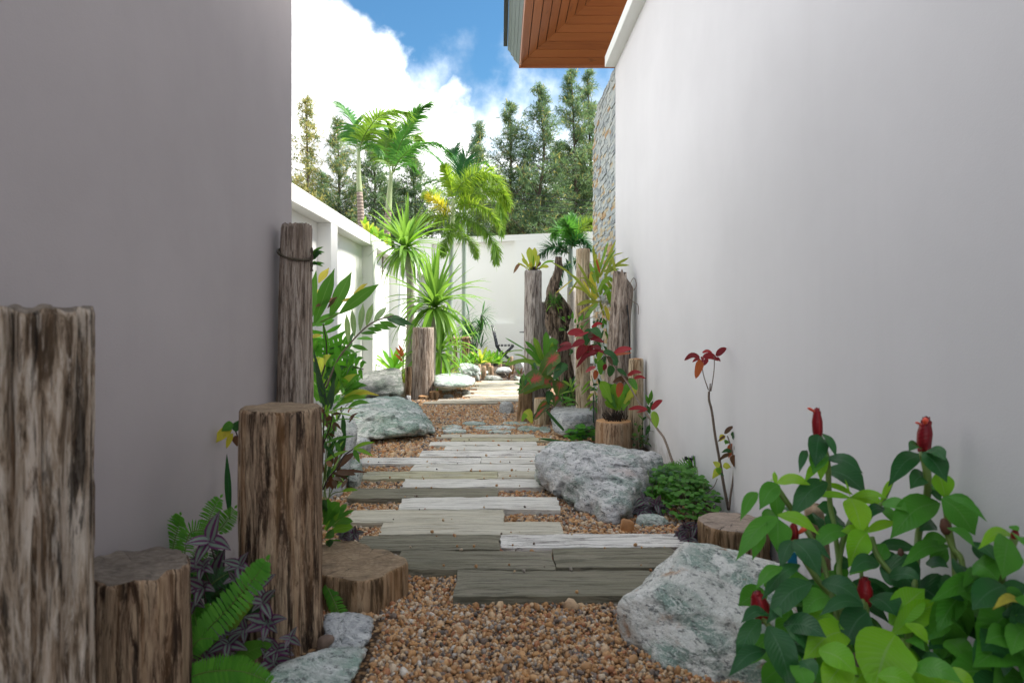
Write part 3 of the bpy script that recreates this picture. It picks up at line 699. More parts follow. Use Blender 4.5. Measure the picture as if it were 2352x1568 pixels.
ebox(0, sL, -.10, 0, -.1, TZ-.14, 'pilaster'); ebox(sR, 6.55, -.10, 0, -.1, TZ-.14, 'pilaster')
ebox(sL+.001, sR-.001, -.10, -.001, -.1, .87, 'wall_base'); ebox(-.02, 6.55, -.27, .002, TZ-.139, TZ, 'coping_beam')
# ================================================================ log posts and stumps
M_cutgrey = mat_cut('weathered_cut_wood', (.16, .13, .105), (.28, .235, .19), 60, .8, .55)
M_cutbrown = mat_cut('brown_cut_wood', (.25, .175, .11), (.40, .30, .195), 45, .85, .35)
M_cutorange = mat_cut('fresh_cut_wood', (.50, .27, .13), (.58, .35, .18), 50, .35, .1)
M_cutpink = mat_cut('radial_cracked_cut_wood', (.30, .235, .19), (.42, .34, .28), 40, .9, .3)
M_lg_front = mat_log('silver_brown_wood', (.13, .09, .06), (.36, .275, .20), (.60, .52, .44), .8, .4, 1, .95)
M_lg_brown = mat_log('dark_brown_wood', (.095, .06, .04), (.31, .21, .14), (.54, .40, .27), .8, .4, 2, 1.1)
M_lg_tan = mat_log('brown_bark', (.14, .09, .05), (.29, .19, .11), (.42, .29, .18), .35, .35, 3, 1.0)
M_lg_grey = mat_log('grey_brown_wood', (.16, .12, .095), (.33, .26, .21), (.48, .41, .35), .22, .15, 4, 1.3)
M_lg_silver = mat_log('silver_grey_wood', (.20, .165, .145), (.42, .365, .325), (.58, .53, .48), .4, .05, 5, 1.2)
M_lg_pale = mat_log('pale_tan_wood', (.28, .20, .125), (.50, .39, .26), (.62, .52, .38), .12, .25, 6, 1.0)
M_lg_orange = mat_log('peeled_orange_wood', (.27, .17, .105), (.42, .29, .19), (.52, .39, .27), .12, .35, 7, .9)
M_lg_dark = mat_log('rotten_dark_wood', (.035, .026, .022), (.12, .09, .07), (.30, .23, .17), .5, .1, 8, 1.1)
def log(name, label, base, r0, h, side, cut, seed, r1=None, lean=(0, 0), nang=88, rough=.06, groove=.05, cracks=(), topv=.006, lobes=0., tilt=(0, 0), knots=(), cat='post', nzs=None, group=None, topfn=None, bend=None):
    r1 = r1 if r1 is not None else r0*.95
    bx, by, bz = base; nz = nzs or max(8, min(60, int(h/.018))); mb = MB(); rnd = random.Random(seed); so = Vector((seed*2.3, seed*.7, seed*1.9)); rings = []
    for i in range(nz+1):
        v = i/nz; ring = []
        for j in range(nang):
            a = 2*math.pi*j/nang; ca, sa = math.cos(a), math.sin(a); z = h*v
            R0 = r0+(r1-r0)*v; flare = .06*max(0, 1-v*5)
            r = R0*(1+flare+lobes*noise.noise(Vector((ca*1.1, sa*1.1, .2))+so)*1.6+rough*noise.noise(Vector((ca*1.6, sa*1.6, z*2.2))+so))
            g = noise.noise(Vector((ca*7, sa*7, z*2.6))+so*2); g2 = noise.noise(Vector((ca*17, sa*17, z*8))+so*3)
            r -= R0*groove*(max(0, g-.02)**.7*.9+max(0, g2)*.5)
            for (ac, w, dp, v0, v1) in cracks:
                da = abs((a-ac-.06*noise.noise(Vector((z*5, ac, seed)))+math.pi) % (2*math.pi)-math.pi)
                if v0 <= v <= v1:
                    e = min(1, (v-v0)*6+.15, (v1-v)*6+(1 if v1 > .99 else .1)); r -= R0*dp*max(0, 1-da/w)*e
            for (ak, vk, rk, hk) in knots:
                dd = math.hypot(((a-ak+math.pi) % (2*math.pi)-math.pi)*R0, (v-vk)*h)
                if dd < rk: r += hk*(math.cos(dd/rk*math.pi)+1)*.5-(hk*.7 if dd < rk*.3 else 0)
            if i == nz: r -= .004
            zz = z
            if i >= nz-1:
                zz += topv*noise.noise(Vector((ca*4, sa*4, 8))+so)*(1 if i == nz else .6)
            tz = (tilt[0]*r*ca+tilt[1]*r*sa)*(v**6)
            if topfn: tz += topfn(a, 1.0)*(v**3)
            bo = bend(v) if bend else (0, 0)
            ring.append(mb.vert((bx+lean[0]*v+bo[0]+r*ca, by+lean[1]*v+bo[1]+r*sa, bz+zz+tz), (j/nang, v)))
        rings.append(ring)
    for i in range(nz):
        for j in range(nang): mb.face((rings[i][j], rings[i][(j+1) % nang], rings[i+1][(j+1) % nang], rings[i+1][j]), 0)
    cx = bx+lean[0]; cy = by+lean[1]; prev = rings[-1]
    for fr in (.96, .75, .5, .25, .06):
        ring = []
        for j in range(nang):
            p = Vector(mb.v[rings[-1][j]]); x = cx+(p.x-cx)*fr; y = cy+(p.y-cy)*fr
            zz = (bz+h)+(p.z-bz-h)*fr**7+topv*.5*noise.noise(Vector((x*30, y*30, seed)))+.002
            if topfn: zz = bz+h+topfn(2*math.pi*j/nang, fr)+topv*.5*noise.noise(Vector((x*30, y*30, seed)))
            ring.append(mb.vert((x, y, zz)))
        for j in range(nang): mb.face((prev[j], prev[(j+1) % nang], ring[(j+1) % nang], ring[j]), 1)
        prev = ring
    c = mb.vert((cx, cy, sum(mb.v[q][2] for q in prev)/nang))
    for j in range(nang): mb.face((prev[j], prev[(j+1) % nang], c), 1)
    o = mb.build(name, [side, cut], origin=(bx, by, bz))
    return tag(o, label, cat, group)
S = -.02
def pxlog(name, label, xl, xr, yt, Y, side, cut, seed, **k):
    """log whose silhouette spans xl..xr at its middle and whose top is at yt, standing at depth Y"""
    r = (xr-xl)/2/FPX*Y; x = ((xl+xr)/2-1150)/FPX*Y; z = 1+(730-yt)/FPX*Y
    return log(name, label, (x, Y, k.pop('zb', S)), r, z-k.pop('z0', S), side, cut, seed, **k)
log('log_post', 'tall cracked silver-brown log post nearest the camera at the left edge', (-.885, 1.25, S), .126, 1.035, M_lg_front, M_cutgrey, 3, r1=.124, nang=150, rough=.05, groove=.16,
    cracks=((-1.72, .10, .40, .40, 1.), (-1.02, .08, .30, .55, 1.), (-1.35, .07, .2, .1, .55), (-.75, .07, .2, .2, .7)), topv=.018, nzs=90)
log('stump', 'weathered sawn stump low in the front left corner beside the nearest post', (-.888, 1.66, S), .128, .42, M_lg_brown, M_cutgrey, 5, r1=.125, nang=120, groove=.08, topv=.010, cat='stump', nzs=40)
log('stump', 'thick dark brown cylindrical stump standing behind the ferns on the left', (-.682, 2.12, S), .127, .742, M_lg_brown, M_cutbrown, 8, r1=.122, nang=150, groove=.075, rough=.07, topv=.006, cat='stump', nzs=70, knots=((-1.5, .72, .03, .012),), cracks=((-.6, .06, .14, .2, .9), (-1.1, .05, .12, .45, 1.), (-1.9, .06, .15, .0, .6), (-2.3, .05, .12, .3, 1.)))
log('log_post', 'tall grey-brown post with rope tied round it at the corner of the left wall', (-.945, 3.1, S), .092, 1.44, M_lg_grey, M_cutgrey, 11, r1=.068, lean=(.02, 0), nang=110, rough=.09, groove=.05, topv=.012, knots=((-1.2, .12, .06, .03), (-.3, .03, .07, .03)), cracks=((-1.35, .07, .2, .0, .3), (-.75, .05, .12, .1, .95)), nzs=80)
log('stump', 'low sawn stump with wavy outline and dark rings beside the gravel', (-.505, 2.43, S), .163, .145, M_lg_tan, M_cutbrown, 14, r1=.16, nang=130, lobes=.12, groove=.02, topv=.003, cat='stump', nzs=14)
log('stump', 'second low sawn stump just behind the wavy ringed one', (-.60, 2.60, S), .12, .14, M_lg_tan, M_cutbrown, 17, r1=.11, nang=90, lobes=.1, groove=.02, topv=.003, cat='stump', nzs=12)
pxlog('log_post', 'brown log post in the middle distance standing before the spiky plants', 946, 998, 752, 8.55, M_lg_grey, M_cutgrey, 20, r1=.13, nang=80, cracks=((-1.0, .06, .1, .2, .8),))
pxlog('log_post', 'short dark log half hidden left of the middle log post', 930, 949, 842, 8.8, M_lg_brown, M_cutgrey, 21, nang=40)
pxlog('log_peg', 'small round sawn peg at the foot of the middle log post, the lower of two', 960, 986, 909, 8.25, M_lg_tan, M_cutorange, 22, nang=40, cat='peg')
pxlog('log_peg', 'small round sawn peg at the foot of the middle log post, the taller of two', 985, 1009, 899, 8.3, M_lg_tan, M_cutorange, 23, nang=40, cat='peg')
# right hand group
pxlog('log_post', 'tall silver-grey post carrying the yellow bird nest fern', 1203, 1246, 622, 6.75, M_lg_silver, M_cutgrey, 30, nang=90, knots=((-1.1, .965, .02, .01),), cracks=((-1.2, .05, .1, .3, .9),), nzs=80)
log('stump', 'short brown post foot at the path edge below the strap-leaved plant', (.225, 6.55, S), .075, .44, M_lg_tan, M_cutbrown, 31, r1=.06, lean=(.02, 0), nang=60, cat='stump')
pxlog('log_post', 'narrow pale grey post right of the tall silver-grey one', 1234, 1263, 694, 6.9, M_lg_silver, M_cutgrey, 32, nang=60, knots=((-1.1, .9, .03, .02),))
pxlog('log_peg', 'short tan peg with a round knot under the spotted red-veined leaves', 1226, 1262, 914, 6.35, M_lg_pale, M_cutorange, 33, nang=60, knots=((-1.5, .75, .016, .006),), cat='peg')
pxlog('log_post', 'tall pale tan post with peeling surface behind the red leaves', 1322, 1356, 572, 6.1, M_lg_pale, M_cutgrey, 34, nang=90, rough=.12, groove=.09, knots=((-1.3, .3, .05, .012),), cracks=((-2.2, .35, .16, .88, .97), (-2.3, .2, .2, .55, .7)), r1=.062, nzs=80)
def split_top(a, fr):
    return -.12*fr if math.cos(a) > .25 else .02*math.sin(a*9)*fr
log('log_post', 'dark grey-brown post with a split stepped top against the pale wall', (at(1408, 800, 5.75).x, 5.75, S), .115, 1.40, M_lg_grey, M_cutgrey, 35, r1=.078, lean=(.085, 0), nang=110, rough=.16, groove=.10, topv=.02, cracks=((-1.2, .06, .3, .2, 1.), (-.8, .05, .2, .0, .9), (-1.8, .06, .25, .0, .8)), nzs=80, topfn=split_top)
log('log_post', 'short cream-coloured squared post leaning by the wall behind the green fern', (at(1458, 950, 5.35).x, 5.35, S), .062, .70, M_lg_pale, M_cutorange, 36, r1=.055, lean=(.012, 0), nang=60, lobes=.12)
pxlog('log_peg', 'thin grey peg just left of the orange stump', 1372, 1396, 886, 5.55, M_lg_grey, M_cutgrey, 37, nang=50, cat='peg')
pxlog('stump', 'sawn orange stump with a dark bark patch carrying the green nest fern', 1368, 1452, 966, 5.28, M_lg_orange, M_cutorange, 38, nang=90, groove=.02, topv=.003, cat='stump', r1=.138)
log('stump', 'round sawn stump with radial cracks against the pale wall behind the front boulder', (.985, 2.90, S), .142, .155, M_lg_tan, M_cutpink, 39, r1=.142, nang=110, lobes=.05, groove=.03, topv=.004, cat='stump', nzs=12)
FP = 'little wooden pegs edging the far bed'
for k, (a, b, t, Y, l) in enumerate([(1098, 1105, 837, 11.4, 'far edging peg, leftmost of the row before the chair'), (1106, 1117, 841, 11.3, 'far edging peg, broad one second from the left'), (1121, 1134, 841, 11.2, 'far edging peg, separate one right of the pair'), (1113, 1128, 834, 11.8, 'far edging peg lying behind the pair'), (1145, 1153, 827, 13.2, 'far thin peg between the green rosettes and the chair legs'), (1171, 1179, 819, 13.4, 'far thin peg behind the chair legs')]):
    pxlog('log_peg', l, a, b, t, Y, M_lg_orange, M_cutorange, 80+k, nang=20, group=FP, cat='peg')
# driftwood on its own trunk
mb = MB()
def blob_tube(mb, pts, rads, seed, n=40, amp=.25, fr=9):
    P = bez(pts, 34); k = len(P)-1
    rr = []
    for i in range(k+1):
        u = i/k*(len(rads)-1); a = min(int(u), len(rads)-2); rr.append(rads[a]+(rads[a+1]-rads[a])*(u-a))
    rings = []
    for i, p in enumerate(P):
        t = (P[min(i+1, k)]-P[max(i-1, 0)]).normalized(); s, u = frame(t, Vector((0, 1, 0)))
        ring = []
        for j in range(n):
            a = 6.2832*j/n; g = noise.noise(Vector((math.cos(a)*2.2, math.sin(a)*2.2, i*.13+seed))); g2 = noise.noise(Vector((math.cos(a)*fr, math.sin(a)*fr, i*.10+seed*2)))
            r = rr[i]*(1+amp*g*1.3-amp*1.2*max(0, g2))
            ring.append(mb.vert(p+(s*math.cos(a)+u*math.sin(a))*r, (j/n, i/k)))
        rings.append(ring)
    for i in range(k):
        for j in range(n): mb.face((rings[i][j], rings[i][(j+1) % n], rings[i+1][(j+1) % n], rings[i+1][j]))
    mb.face(rings[0][::-1]); mb.face(rings[-1])
DY = 6.45
blob_tube(mb, [at(1308, 945, DY), at(1300, 860, DY), at(1293, 790, DY), at(1284, 752, DY)], [.07, .07, .06, .055], 1)
blob_tube(mb, [at(1286, 785, DY), at(1280, 745, DY), at(1278, 715, DY+.02), at(1276, 690, DY), at(1262, 672, DY)], [.06, .085, .10, .085, .035], 5, amp=.5)
blob_tube(mb, [at(1272, 720, DY), at(1268, 690, DY), at(1273, 655, DY), at(1281, 622, DY), at(1284, 590, DY)], [.07, .065, .045, .036, .03], 9, amp=.4, fr=5)
blob_tube(mb, [at(1288, 760, DY), at(1296, 735, DY), at(1300, 712, DY), at(1290, 684, DY)], [.05, .06, .045, .012], 12, amp=.45)
tag(mb.build('driftwood', M_lg_dark, origin=at(1308, 960, DY)), 'twisted dark driftwood with a thin spike, between the silver and tan posts', 'driftwood')
# rope round the corner post
M_rope = mat_plain('rope_fibre', (.10, .08, .055), .9, var=.4, scale=90, bump=.5)
mb = MB(); cxr, cyr = -.93, 3.1
for k in range(2):
    pts = []
    for q in range(60):
        a = q/59*6.283; z = 1.29-.02*math.cos(a*1+1.0)*1.6+.004*math.sin(a*26+k*3.14)
        pts.append((cxr+(.077+.003*math.cos(a*26+k*3.14))*math.cos(a), cyr+.077*math.sin(a), z))
    tube(mb, pts, .0042, 5)
for k in range(2):
    pts = [at(716+2*math.sin(q*.9+k*3.14), 568+q*4.6, 3.06) for q in range(13)]; tube(mb, pts, .0035, 5)
tag(mb.build('rope', M_rope, origin=(cxr, cyr, 1.29)), 'twisted rope tied round the corner post with hanging ends', 'rope')
# black irrigation pipe up the split post and sprinkler
M_blk = mat_plain('black_plastic', (.015, .016, .018), .4, var=.2)
mb = MB(); tube(mb, bez([at(1448, 962, 5.6), at(1448, 880, 5.62), at(1446, 790, 5.63), at(1443, 730, 5.62), at(1440, 700, 5.6)], 20), .006, 6)
tag(mb.build('irrigation_pipe', M_blk, origin=at(1448, 962, 5.6)), 'thin black irrigation pipe running up beside the split grey post', 'pipe')
sp = thing('sprinkler', 'black garden sprinkler head standing in the green ground cover by the wall', 'sprinkler', at(1587, 1125, 4.0))
mb = MB(); tube(mb, [at(1587, 1130, 4.0), at(1588, 1085, 4.0), at(1586, 1055, 4.0)], [.010, .012, .011], 10); mb.build('riser', M_blk, sp)
mb = MB(); tube(mb, [at(1574, 1052, 4.0), at(1594, 1054, 4.0)], .007, 8); tube(mb, [at(1575, 1048, 4.0), at(1575, 1058, 4.0)], .008, 8); mb.build('arm', M_blk, sp)
mb = MB(); tube(mb, [at(1591, 1053, 4.0), at(1591, 1046, 4.0)], .011, 10); mb.build('nozzle', mat_plain('grey_plastic', (.3, .31, .34), .4), sp)
mb = MB(); tube(mb, [at(1584.5, 1064, 4.0), at(1584.5, 1067, 4.0)], .0125, 10); mb.build('cable_tie', mat_plain('green_plastic', (.05, .45, .08), .4), sp)
# ================================================================ folding chair and table at the far end
M_met = mat_plain('black_painted_metal', (.02, .023, .032), .35, var=.1, spec=.5)
CH = 14.3
ch = thing('folding_chair', 'black metal folding garden chair seen from the side before the end wall', 'chair', at(1160, 835, CH))
def cb(name, pts, r, n=6, dy=0.):
    mb = MB(); tube(mb, [at(x, y, CH+dy) for x, y in pts], r*1.6, n); mb.build(name, M_met, ch)
for dy, ox in ((0, 0), (.40, 3)):
    cb('leg', [(1130+ox, 747), (1137+ox, 780), (1140+ox, 795), (1146+ox, 805), (1157+ox, 815), (1180+ox, 833)], .014, 6, dy)
    cb('leg', [(1177+ox, 794), (1160+ox, 811), (1145+ox, 826), (1134+ox, 839)], .014, 6, dy)
for k in range(5):
    y = 748+k*7; x = 1130.5+k*1.5; mb = MB(); a = at(x, y, CH); b = at(x+3, y, CH+.4); tube(mb, [a, b], .016, 6); mb.build('back_slat', M_met, ch)
for k in range(5):
    x = 1142+k*8; mb = MB(); a = at(x, 794, CH); b = at(x, 794, CH+.42); box(mb, a.x, a.x+.055, CH-.02, CH+.42, a.z-.01, a.z+.02); mb.build('seat_slat', M_met, ch, smooth=False)
tb = thing('folding_table', 'black folding table mostly hidden behind the tall silver-grey post', 'table', at(1230, 835, 14.2))
mb = MB(); p = at(1194, 762, 14.2); cxx = p.x+.36
ring = [(cxx+.36*math.cos(a*.2618), 14.5+.36*math.sin(a*.2618)) for a in range(24)]
prism(mb, ring, p.z-.02, p.z); mb.build('table_top', M_met, tb, smooth=False)
for s in (-1, 1):
    for y in (14.3, 14.7):
        mb = MB(); tube(mb, [(cxx-s*.26, y, p.z-.02), (cxx+s*.28, y, .02)], .012, 6); mb.build('leg', M_met, tb)
# ================================================================ gravel: loose pebbles
def make_instancer(name, pts, rots, scls, idxs, protos, kind='stuff', label=None):
    me = bpy.data.meshes.new(name+'_points'); me.from_pydata([tuple(p) for p in pts], [], [])
    for an, tp, data, w in (('rot', 'FLOAT_VECTOR', rots, 'vector'), ('scl', 'FLOAT_VECTOR', scls, 'vector'), ('pick', 'INT', idxs, 'value')):
        at_ = me.attributes.new(an, tp, 'POINT'); at_.data.foreach_set(w, np.array(data).ravel())
    o = bpy.data.objects.new(name, me); COL.objects.link(o)
    c = bpy.data.collections.new(name+'_shapes')
    for p in protos: c.objects.link(p)
    ng = bpy.data.node_groups.new(name+'_scatter', 'GeometryNodeTree')
    ng.interface.new_socket('Geometry', in_out='INPUT', socket_type='NodeSocketGeometry'); ng.interface.new_socket('Geometry', in_out='OUTPUT', socket_type='NodeSocketGeometry')
    N = ng.nodes; L = ng.links; gi = N.new('NodeGroupInput'); go = N.new('NodeGroupOutput'); iop = N.new('GeometryNodeInstanceOnPoints')
    ci = N.new('GeometryNodeCollectionInfo'); ci.inputs['Collection'].default_value = c; ci.inputs['Separate Children'].default_value = True; ci.inputs['Reset Children'].default_value = True
    def attr(nm, tp):
        a = N.new('GeometryNodeInputNamedAttribute'); a.data_type = tp; a.inputs['Name'].default_value = nm; return a.outputs['Attribute']
    L.new(gi.outputs[0], iop.inputs['Points']); L.new(ci.outputs[0], iop.inputs['Instance']); iop.inputs['Pick Instance'].default_value = True
    L.new(attr('pick', 'INT'), iop.inputs['Instance Index']); L.new(attr('rot', 'FLOAT_VECTOR'), iop.inputs['Rotation']); L.new(attr('scl', 'FLOAT_VECTOR'), iop.inputs['Scale'])
    L.new(iop.outputs[0], go.inputs[0])
    md = o.modifiers.new('scatter', 'NODES'); md.node_group = ng; o['kind'] = kind
    if label: o['label'] = label
    return o
def mat_pebble():
    t = NT('gravel_pebbles'); oi = t.new('ObjectInfo'); n = t.noise(t.tc('Object'), 1.6, 3, .6)
    c = t.ramp(oi.outputs['Random'], [(0, (.42, .23, .10)), (.14, (.54, .31, .14)), (.26, (.60, .42, .25)), (.37, (.38, .16, .07)), (.46, (.58, .46, .33)), (.55, (.40, .21, .085)), (.64, (.17, .13, .105)), (.73, (.30, .26, .22)), (.80, (.52, .36, .22)), (.87, (.55, .30, .12)), (.93, (.11, .095, .085)), (.975, (.62, .57, .50))], 'CONSTANT')
    c = t.mix(t.math('MULTIPLY', t.step(n, .45, .7), .4), c, (.16, .10, .06))
    return t.done(t.bsdf(c, .62, None, .45))
M_peb = mat_pebble(); protos = []
for k in range(6):
    bm = bmesh.new(); bmesh.ops.create_icosphere(bm, subdivisions=2, radius=1)
    for v in bm.verts:
        q = v.co.copy(); f = 1+.22*noise.noise(q*1.1+Vector((k*9, 0, 0)))+.12*noise.noise(q*2.6+Vector((k*5, 3, 0)))
        m = max(abs(q.x), abs(q.y), abs(q.z)); v.co = q*f*(1-.18*(m-.6))
    me = bpy.data.meshes.new('pebble_shape'); bm.to_mesh(me); bm.free(); me.materials.append(M_peb)
    me.polygons.foreach_set('use_smooth', [True]*len(me.polygons)); protos.append(bpy.data.objects.new('pebble_shape', me))
rng = np.random.default_rng(3)
def scatter(y0, y1, dens, size, zlo, zhi):
    A = (y1-y0)*3.0; n = int(A*dens); x = rng.uniform(-1.5, 1.5, n); y = rng.uniform(y0, y1, n)
    L_ = np.array([interp(PATH_L, v) for v in y]); R_ = np.array([interp(PATH_R, v) for v in y])
    k = (x > L_-.12+rng.uniform(-.08, .08, n)) & (x < R_+.1+rng.uniform(-.08, .08, n)); x, y = x[k], y[k]
    k = ~((x < -.375) & (y < 2.25) & (y > 1.0)); x, y = x[k], y[k]; n = len(x)
    s = size*rng.lognormal(0, .32, n); z = rng.uniform(zlo, zhi, n)
    return np.stack([x, y, z], 1), s
P, S_ = [], []
for a in ((1.45, 2.8, 14500, .0060, .0, .016), (2.8, 4.6, 10500, .0066, .0, .014), (4.6, 7.9, 5500, .0085, .0, .012), (7.9, 10.6, 3500, .010, .0, .012)):
    p, s = scatter(*a); P.append(p); S_.append(s)
for (xl, xr, yf, yn, m_, z_) in PLANKS[:20]:
    nn = 6; ya_, yb_ = FPX*(1-z_)/(yn-730), FPX*(1-z_)/(yf-730); yy = np.where(rng.uniform(0, 1, nn) < .5, ya_+rng.uniform(.005, .03, nn), yb_-rng.uniform(.005, .03, nn)); xx = rng.uniform((xl-1150)/(yn-730), (xr-1150)/(yn-730), nn); P.append(np.stack([xx, yy, np.full(nn, z_+.003)], 1)); S_.append(.0055*rng.lognormal(0, .3, nn))
# a few larger ones lying on top
p, s = scatter(1.5, 5, 60, .013, .012, .02); P.append(p); S_.append(s)
P = np.concatenate(P); S_ = np.concatenate(S_); n = len(P)
rot = rng.uniform(0, 6.28, (n, 3)); scl = np.stack([S_*rng.uniform(.85, 1.3, n), S_*rng.uniform(.8, 1.15, n), S_*rng.uniform(.55, .9, n)], 1)
make_instancer('gravel', P, rot, scl, rng.integers(0, 6, n).astype(np.int32), protos)
print('pebbles', n)
# ================================================================ plants
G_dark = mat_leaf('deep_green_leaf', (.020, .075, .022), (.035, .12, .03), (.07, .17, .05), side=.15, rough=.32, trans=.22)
G_mid = mat_leaf('mid_green_leaf', (.055, .19, .025), (.10, .28, .035), (.15, .30, .07), side=.25, rough=.36, trans=.35)
G_lime = mat_leaf('bright_green_leaf', (.12, .30, .025), (.20, .40, .04), (.28, .45, .10), side=.3, rough=.38, trans=.42)
G_yell = mat_leaf('yellow_green_leaf', (.34, .44, .05), (.52, .55, .09), (.5, .55, .2), side=.2, rough=.45, trans=.45, edge=(.35, .2, .05))
G_strap = mat_leaf('strap_leaf', (.10, .22, .035), (.24, .40, .06), (.30, .42, .10), rough=.4, trans=.4)
G_orch = mat_leaf('olive_orchid_leaf', (.17, .24, .03), (.34, .38, .06), (.36, .4, .1), rough=.42, trans=.4, spots=(.16, .2, .03))
G_gold = mat_leaf('yellowed_leaf', (.50, .42, .05), (.62, .52, .08), (.4, .3, .08), rough=.5, trans=.4, edge=(.25, .10, .03), spots=(.25, .2, .04))
G_brown = mat_leaf('dried_brown_leaf', (.13, .06, .03), (.24, .13, .07), rough=.7, trans=.2)
G_spike = mat_leaf('spiky_head_leaf', (.09, .22, .035), (.19, .34, .07), (.22, .36, .09), rough=.36, trans=.42)
G_fern = mat_leaf('fern_leaflet', (.055, .23, .02), (.11, .34, .03), (.10, .26, .05), rough=.4, trans=.4)
G_fernl = mat_leaf('pale_fern_leaflet', (.16, .28, .12), (.26, .38, .20), (.38, .45, .25), veinw=.06, rough=.4, trans=.4, spots=(.08, .16, .06))
G_big = mat_leaf('broad_fern_leaflet', (.055, .18, .025), (.09, .24, .035), (.2, .34, .1), veinw=.03, rough=.36, trans=.4)
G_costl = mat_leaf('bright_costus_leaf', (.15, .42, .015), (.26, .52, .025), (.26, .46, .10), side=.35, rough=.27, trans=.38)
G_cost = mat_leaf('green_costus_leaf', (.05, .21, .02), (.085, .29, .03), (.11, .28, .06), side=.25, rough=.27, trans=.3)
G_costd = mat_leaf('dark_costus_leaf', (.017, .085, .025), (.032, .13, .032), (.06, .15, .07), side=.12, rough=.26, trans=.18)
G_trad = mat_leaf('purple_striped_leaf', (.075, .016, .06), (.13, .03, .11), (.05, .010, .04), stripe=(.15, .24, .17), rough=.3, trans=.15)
G_red = mat_leaf('wine_red_leaf', (.10, .009, .014), (.20, .015, .022), (.25, .03, .035), side=.4, rough=.33, trans=.25, tcol=(.7, .05, .05))
G_redl = mat_leaf('crimson_leaf', (.22, .014, .022), (.34, .022, .032), (.42, .06, .07), side=.4, rough=.34, trans=.25, tcol=(.9, .1, .08))
G_bronze = mat_leaf('bronze_leaf', (.06, .05, .02), (.12, .05, .03), (.1, .1, .04), rough=.32, trans=.25)
G_rust = mat_leaf('rust_red_leaf', (.28, .06, .025), (.40, .10, .03), (.4, .15, .05), rough=.4, trans=.35, tcol=(.8, .2, .05))
G_snake = mat_leaf('banded_leaf', (.025, .065, .03), (.05, .11, .05), side=.8, vein=(.09, .15, .08), veinw=.0, rough=.4, trans=.1)
G_cal = mat_leaf('red_hearted_leaf', (.035, .08, .025), (.12, .22, .03), (.55, .07, .09), veinw=.03, side=.0, heart=(.50, .035, .06), rough=.4, trans=.3)
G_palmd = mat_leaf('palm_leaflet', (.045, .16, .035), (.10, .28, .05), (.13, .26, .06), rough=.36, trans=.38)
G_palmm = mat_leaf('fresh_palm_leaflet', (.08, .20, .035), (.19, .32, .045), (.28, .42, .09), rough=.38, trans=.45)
G_palml = mat_leaf('lime_palm_leaflet', (.13, .29, .03), (.30, .42, .05), (.35, .45, .1), rough=.38, trans=.45)  # yellow-lime leaflets, their own colour
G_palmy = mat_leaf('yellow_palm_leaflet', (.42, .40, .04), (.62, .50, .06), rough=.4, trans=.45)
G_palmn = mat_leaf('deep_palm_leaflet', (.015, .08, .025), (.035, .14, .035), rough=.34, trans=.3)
M_need = mat_leaf('casuarina_needles', (.065, .13, .075), (.14, .23, .12), rough=.6, trans=.45)
M_needy = mat_leaf('casuarina_needles_yellowed', (.28, .29, .11), (.42, .38, .15), rough=.6, trans=.45)
M_stem = mat_plain('green_stem', (.14, .22, .045), .45, var=.2)
M_stemd = mat_plain('woody_stem', (.19, .145, .115), .8, var=.35, scale=60, bump=.3)
M_stemr = mat_plain('dark_stem', (.05, .03, .025), .5, var=.3)
M_trunk = mat_plain('pine_bark', (.12, .09, .07), .9, var=.35, scale=8)
M_shaft = mat_plain('palm_crownshaft', (.36, .43, .22), .45, var=.18, scale=6)
def mat_ringed():
    t = NT('ringed_palm_trunk'); c = t.tc('Object'); sp = t.new('SeparateXYZ'); t.set(sp.inputs[0], c)
    w = t.math('SINE', t.math('MULTIPLY_ADD', t.noise(c, 8, 3), 3., t.math('MULTIPLY', sp.outputs[2], 110.)))
    col = t.mix(t.step(w, -.4, .8), (.17, .12, .095), (.36, .29, .24)); col = t.mix(t.math('MULTIPLY', t.noise(t.map(c, (30, 30, 3)), 1, 4, .6), .5), col, (.42, .36, .31))
    return t.done(t.bsdf(col, .85, t.bump(w, .4, .01), .2))
M_ring = mat_ringed()
M_gtrunk = mat_plain('pale_spiky_trunk', (.33, .30, .26), .85, var=.3, scale=26, bump=.5)
M_foxt = mat_plain('grey_green_trunk', (.30, .36, .31), .7, var=.15, scale=10)
M_fibre = mat_plain('root_fibre', (.035, .025, .018), .95, var=.4)
UP = Vector((0, 0, 1)); CAMW = Vector((0, -1, .25))
def blade(mb, pts, n, W, prof='lance', fold=.25, seg=8, wave=0., m=0):
    P = bez(pts, seg); k = len(P)-1; prev = None; ph = random.random()*6
    for i, p in enumerate(P):
        u = i/k; t = (P[min(i+1, k)]-P[max(i-1, 0)])
        if t.length < 1e-7: t = Vector((0, 0, 1))
        t.normalize()
        nn = Vector(n) if not callable(n) else n(u)
        nn = nn-t*nn.dot(t)
        nn = nn.normalized() if nn.length > .05 else frame(t)[1]
        s = t.cross(nn).normalized(); w = W*.5*wprof(prof, min(max(u, .02), .985)); w = w*.2 if i == k else w
        wv = math.sin(u*11+ph)*wave*W
        a = mb.vert(p-s*w*math.cos(fold)+nn*(w*math.sin(fold)+wv), (0, u)); b = mb.vert(p, (.5, u)); c = mb.vert(p+s*w*math.cos(fold)+nn*(w*math.sin(fold)-wv), (1, u))
        if prev: mb.face((prev[0], prev[1], b, a), m); mb.face((prev[1], prev[2], c, b), m)
        prev = (a, b, c)
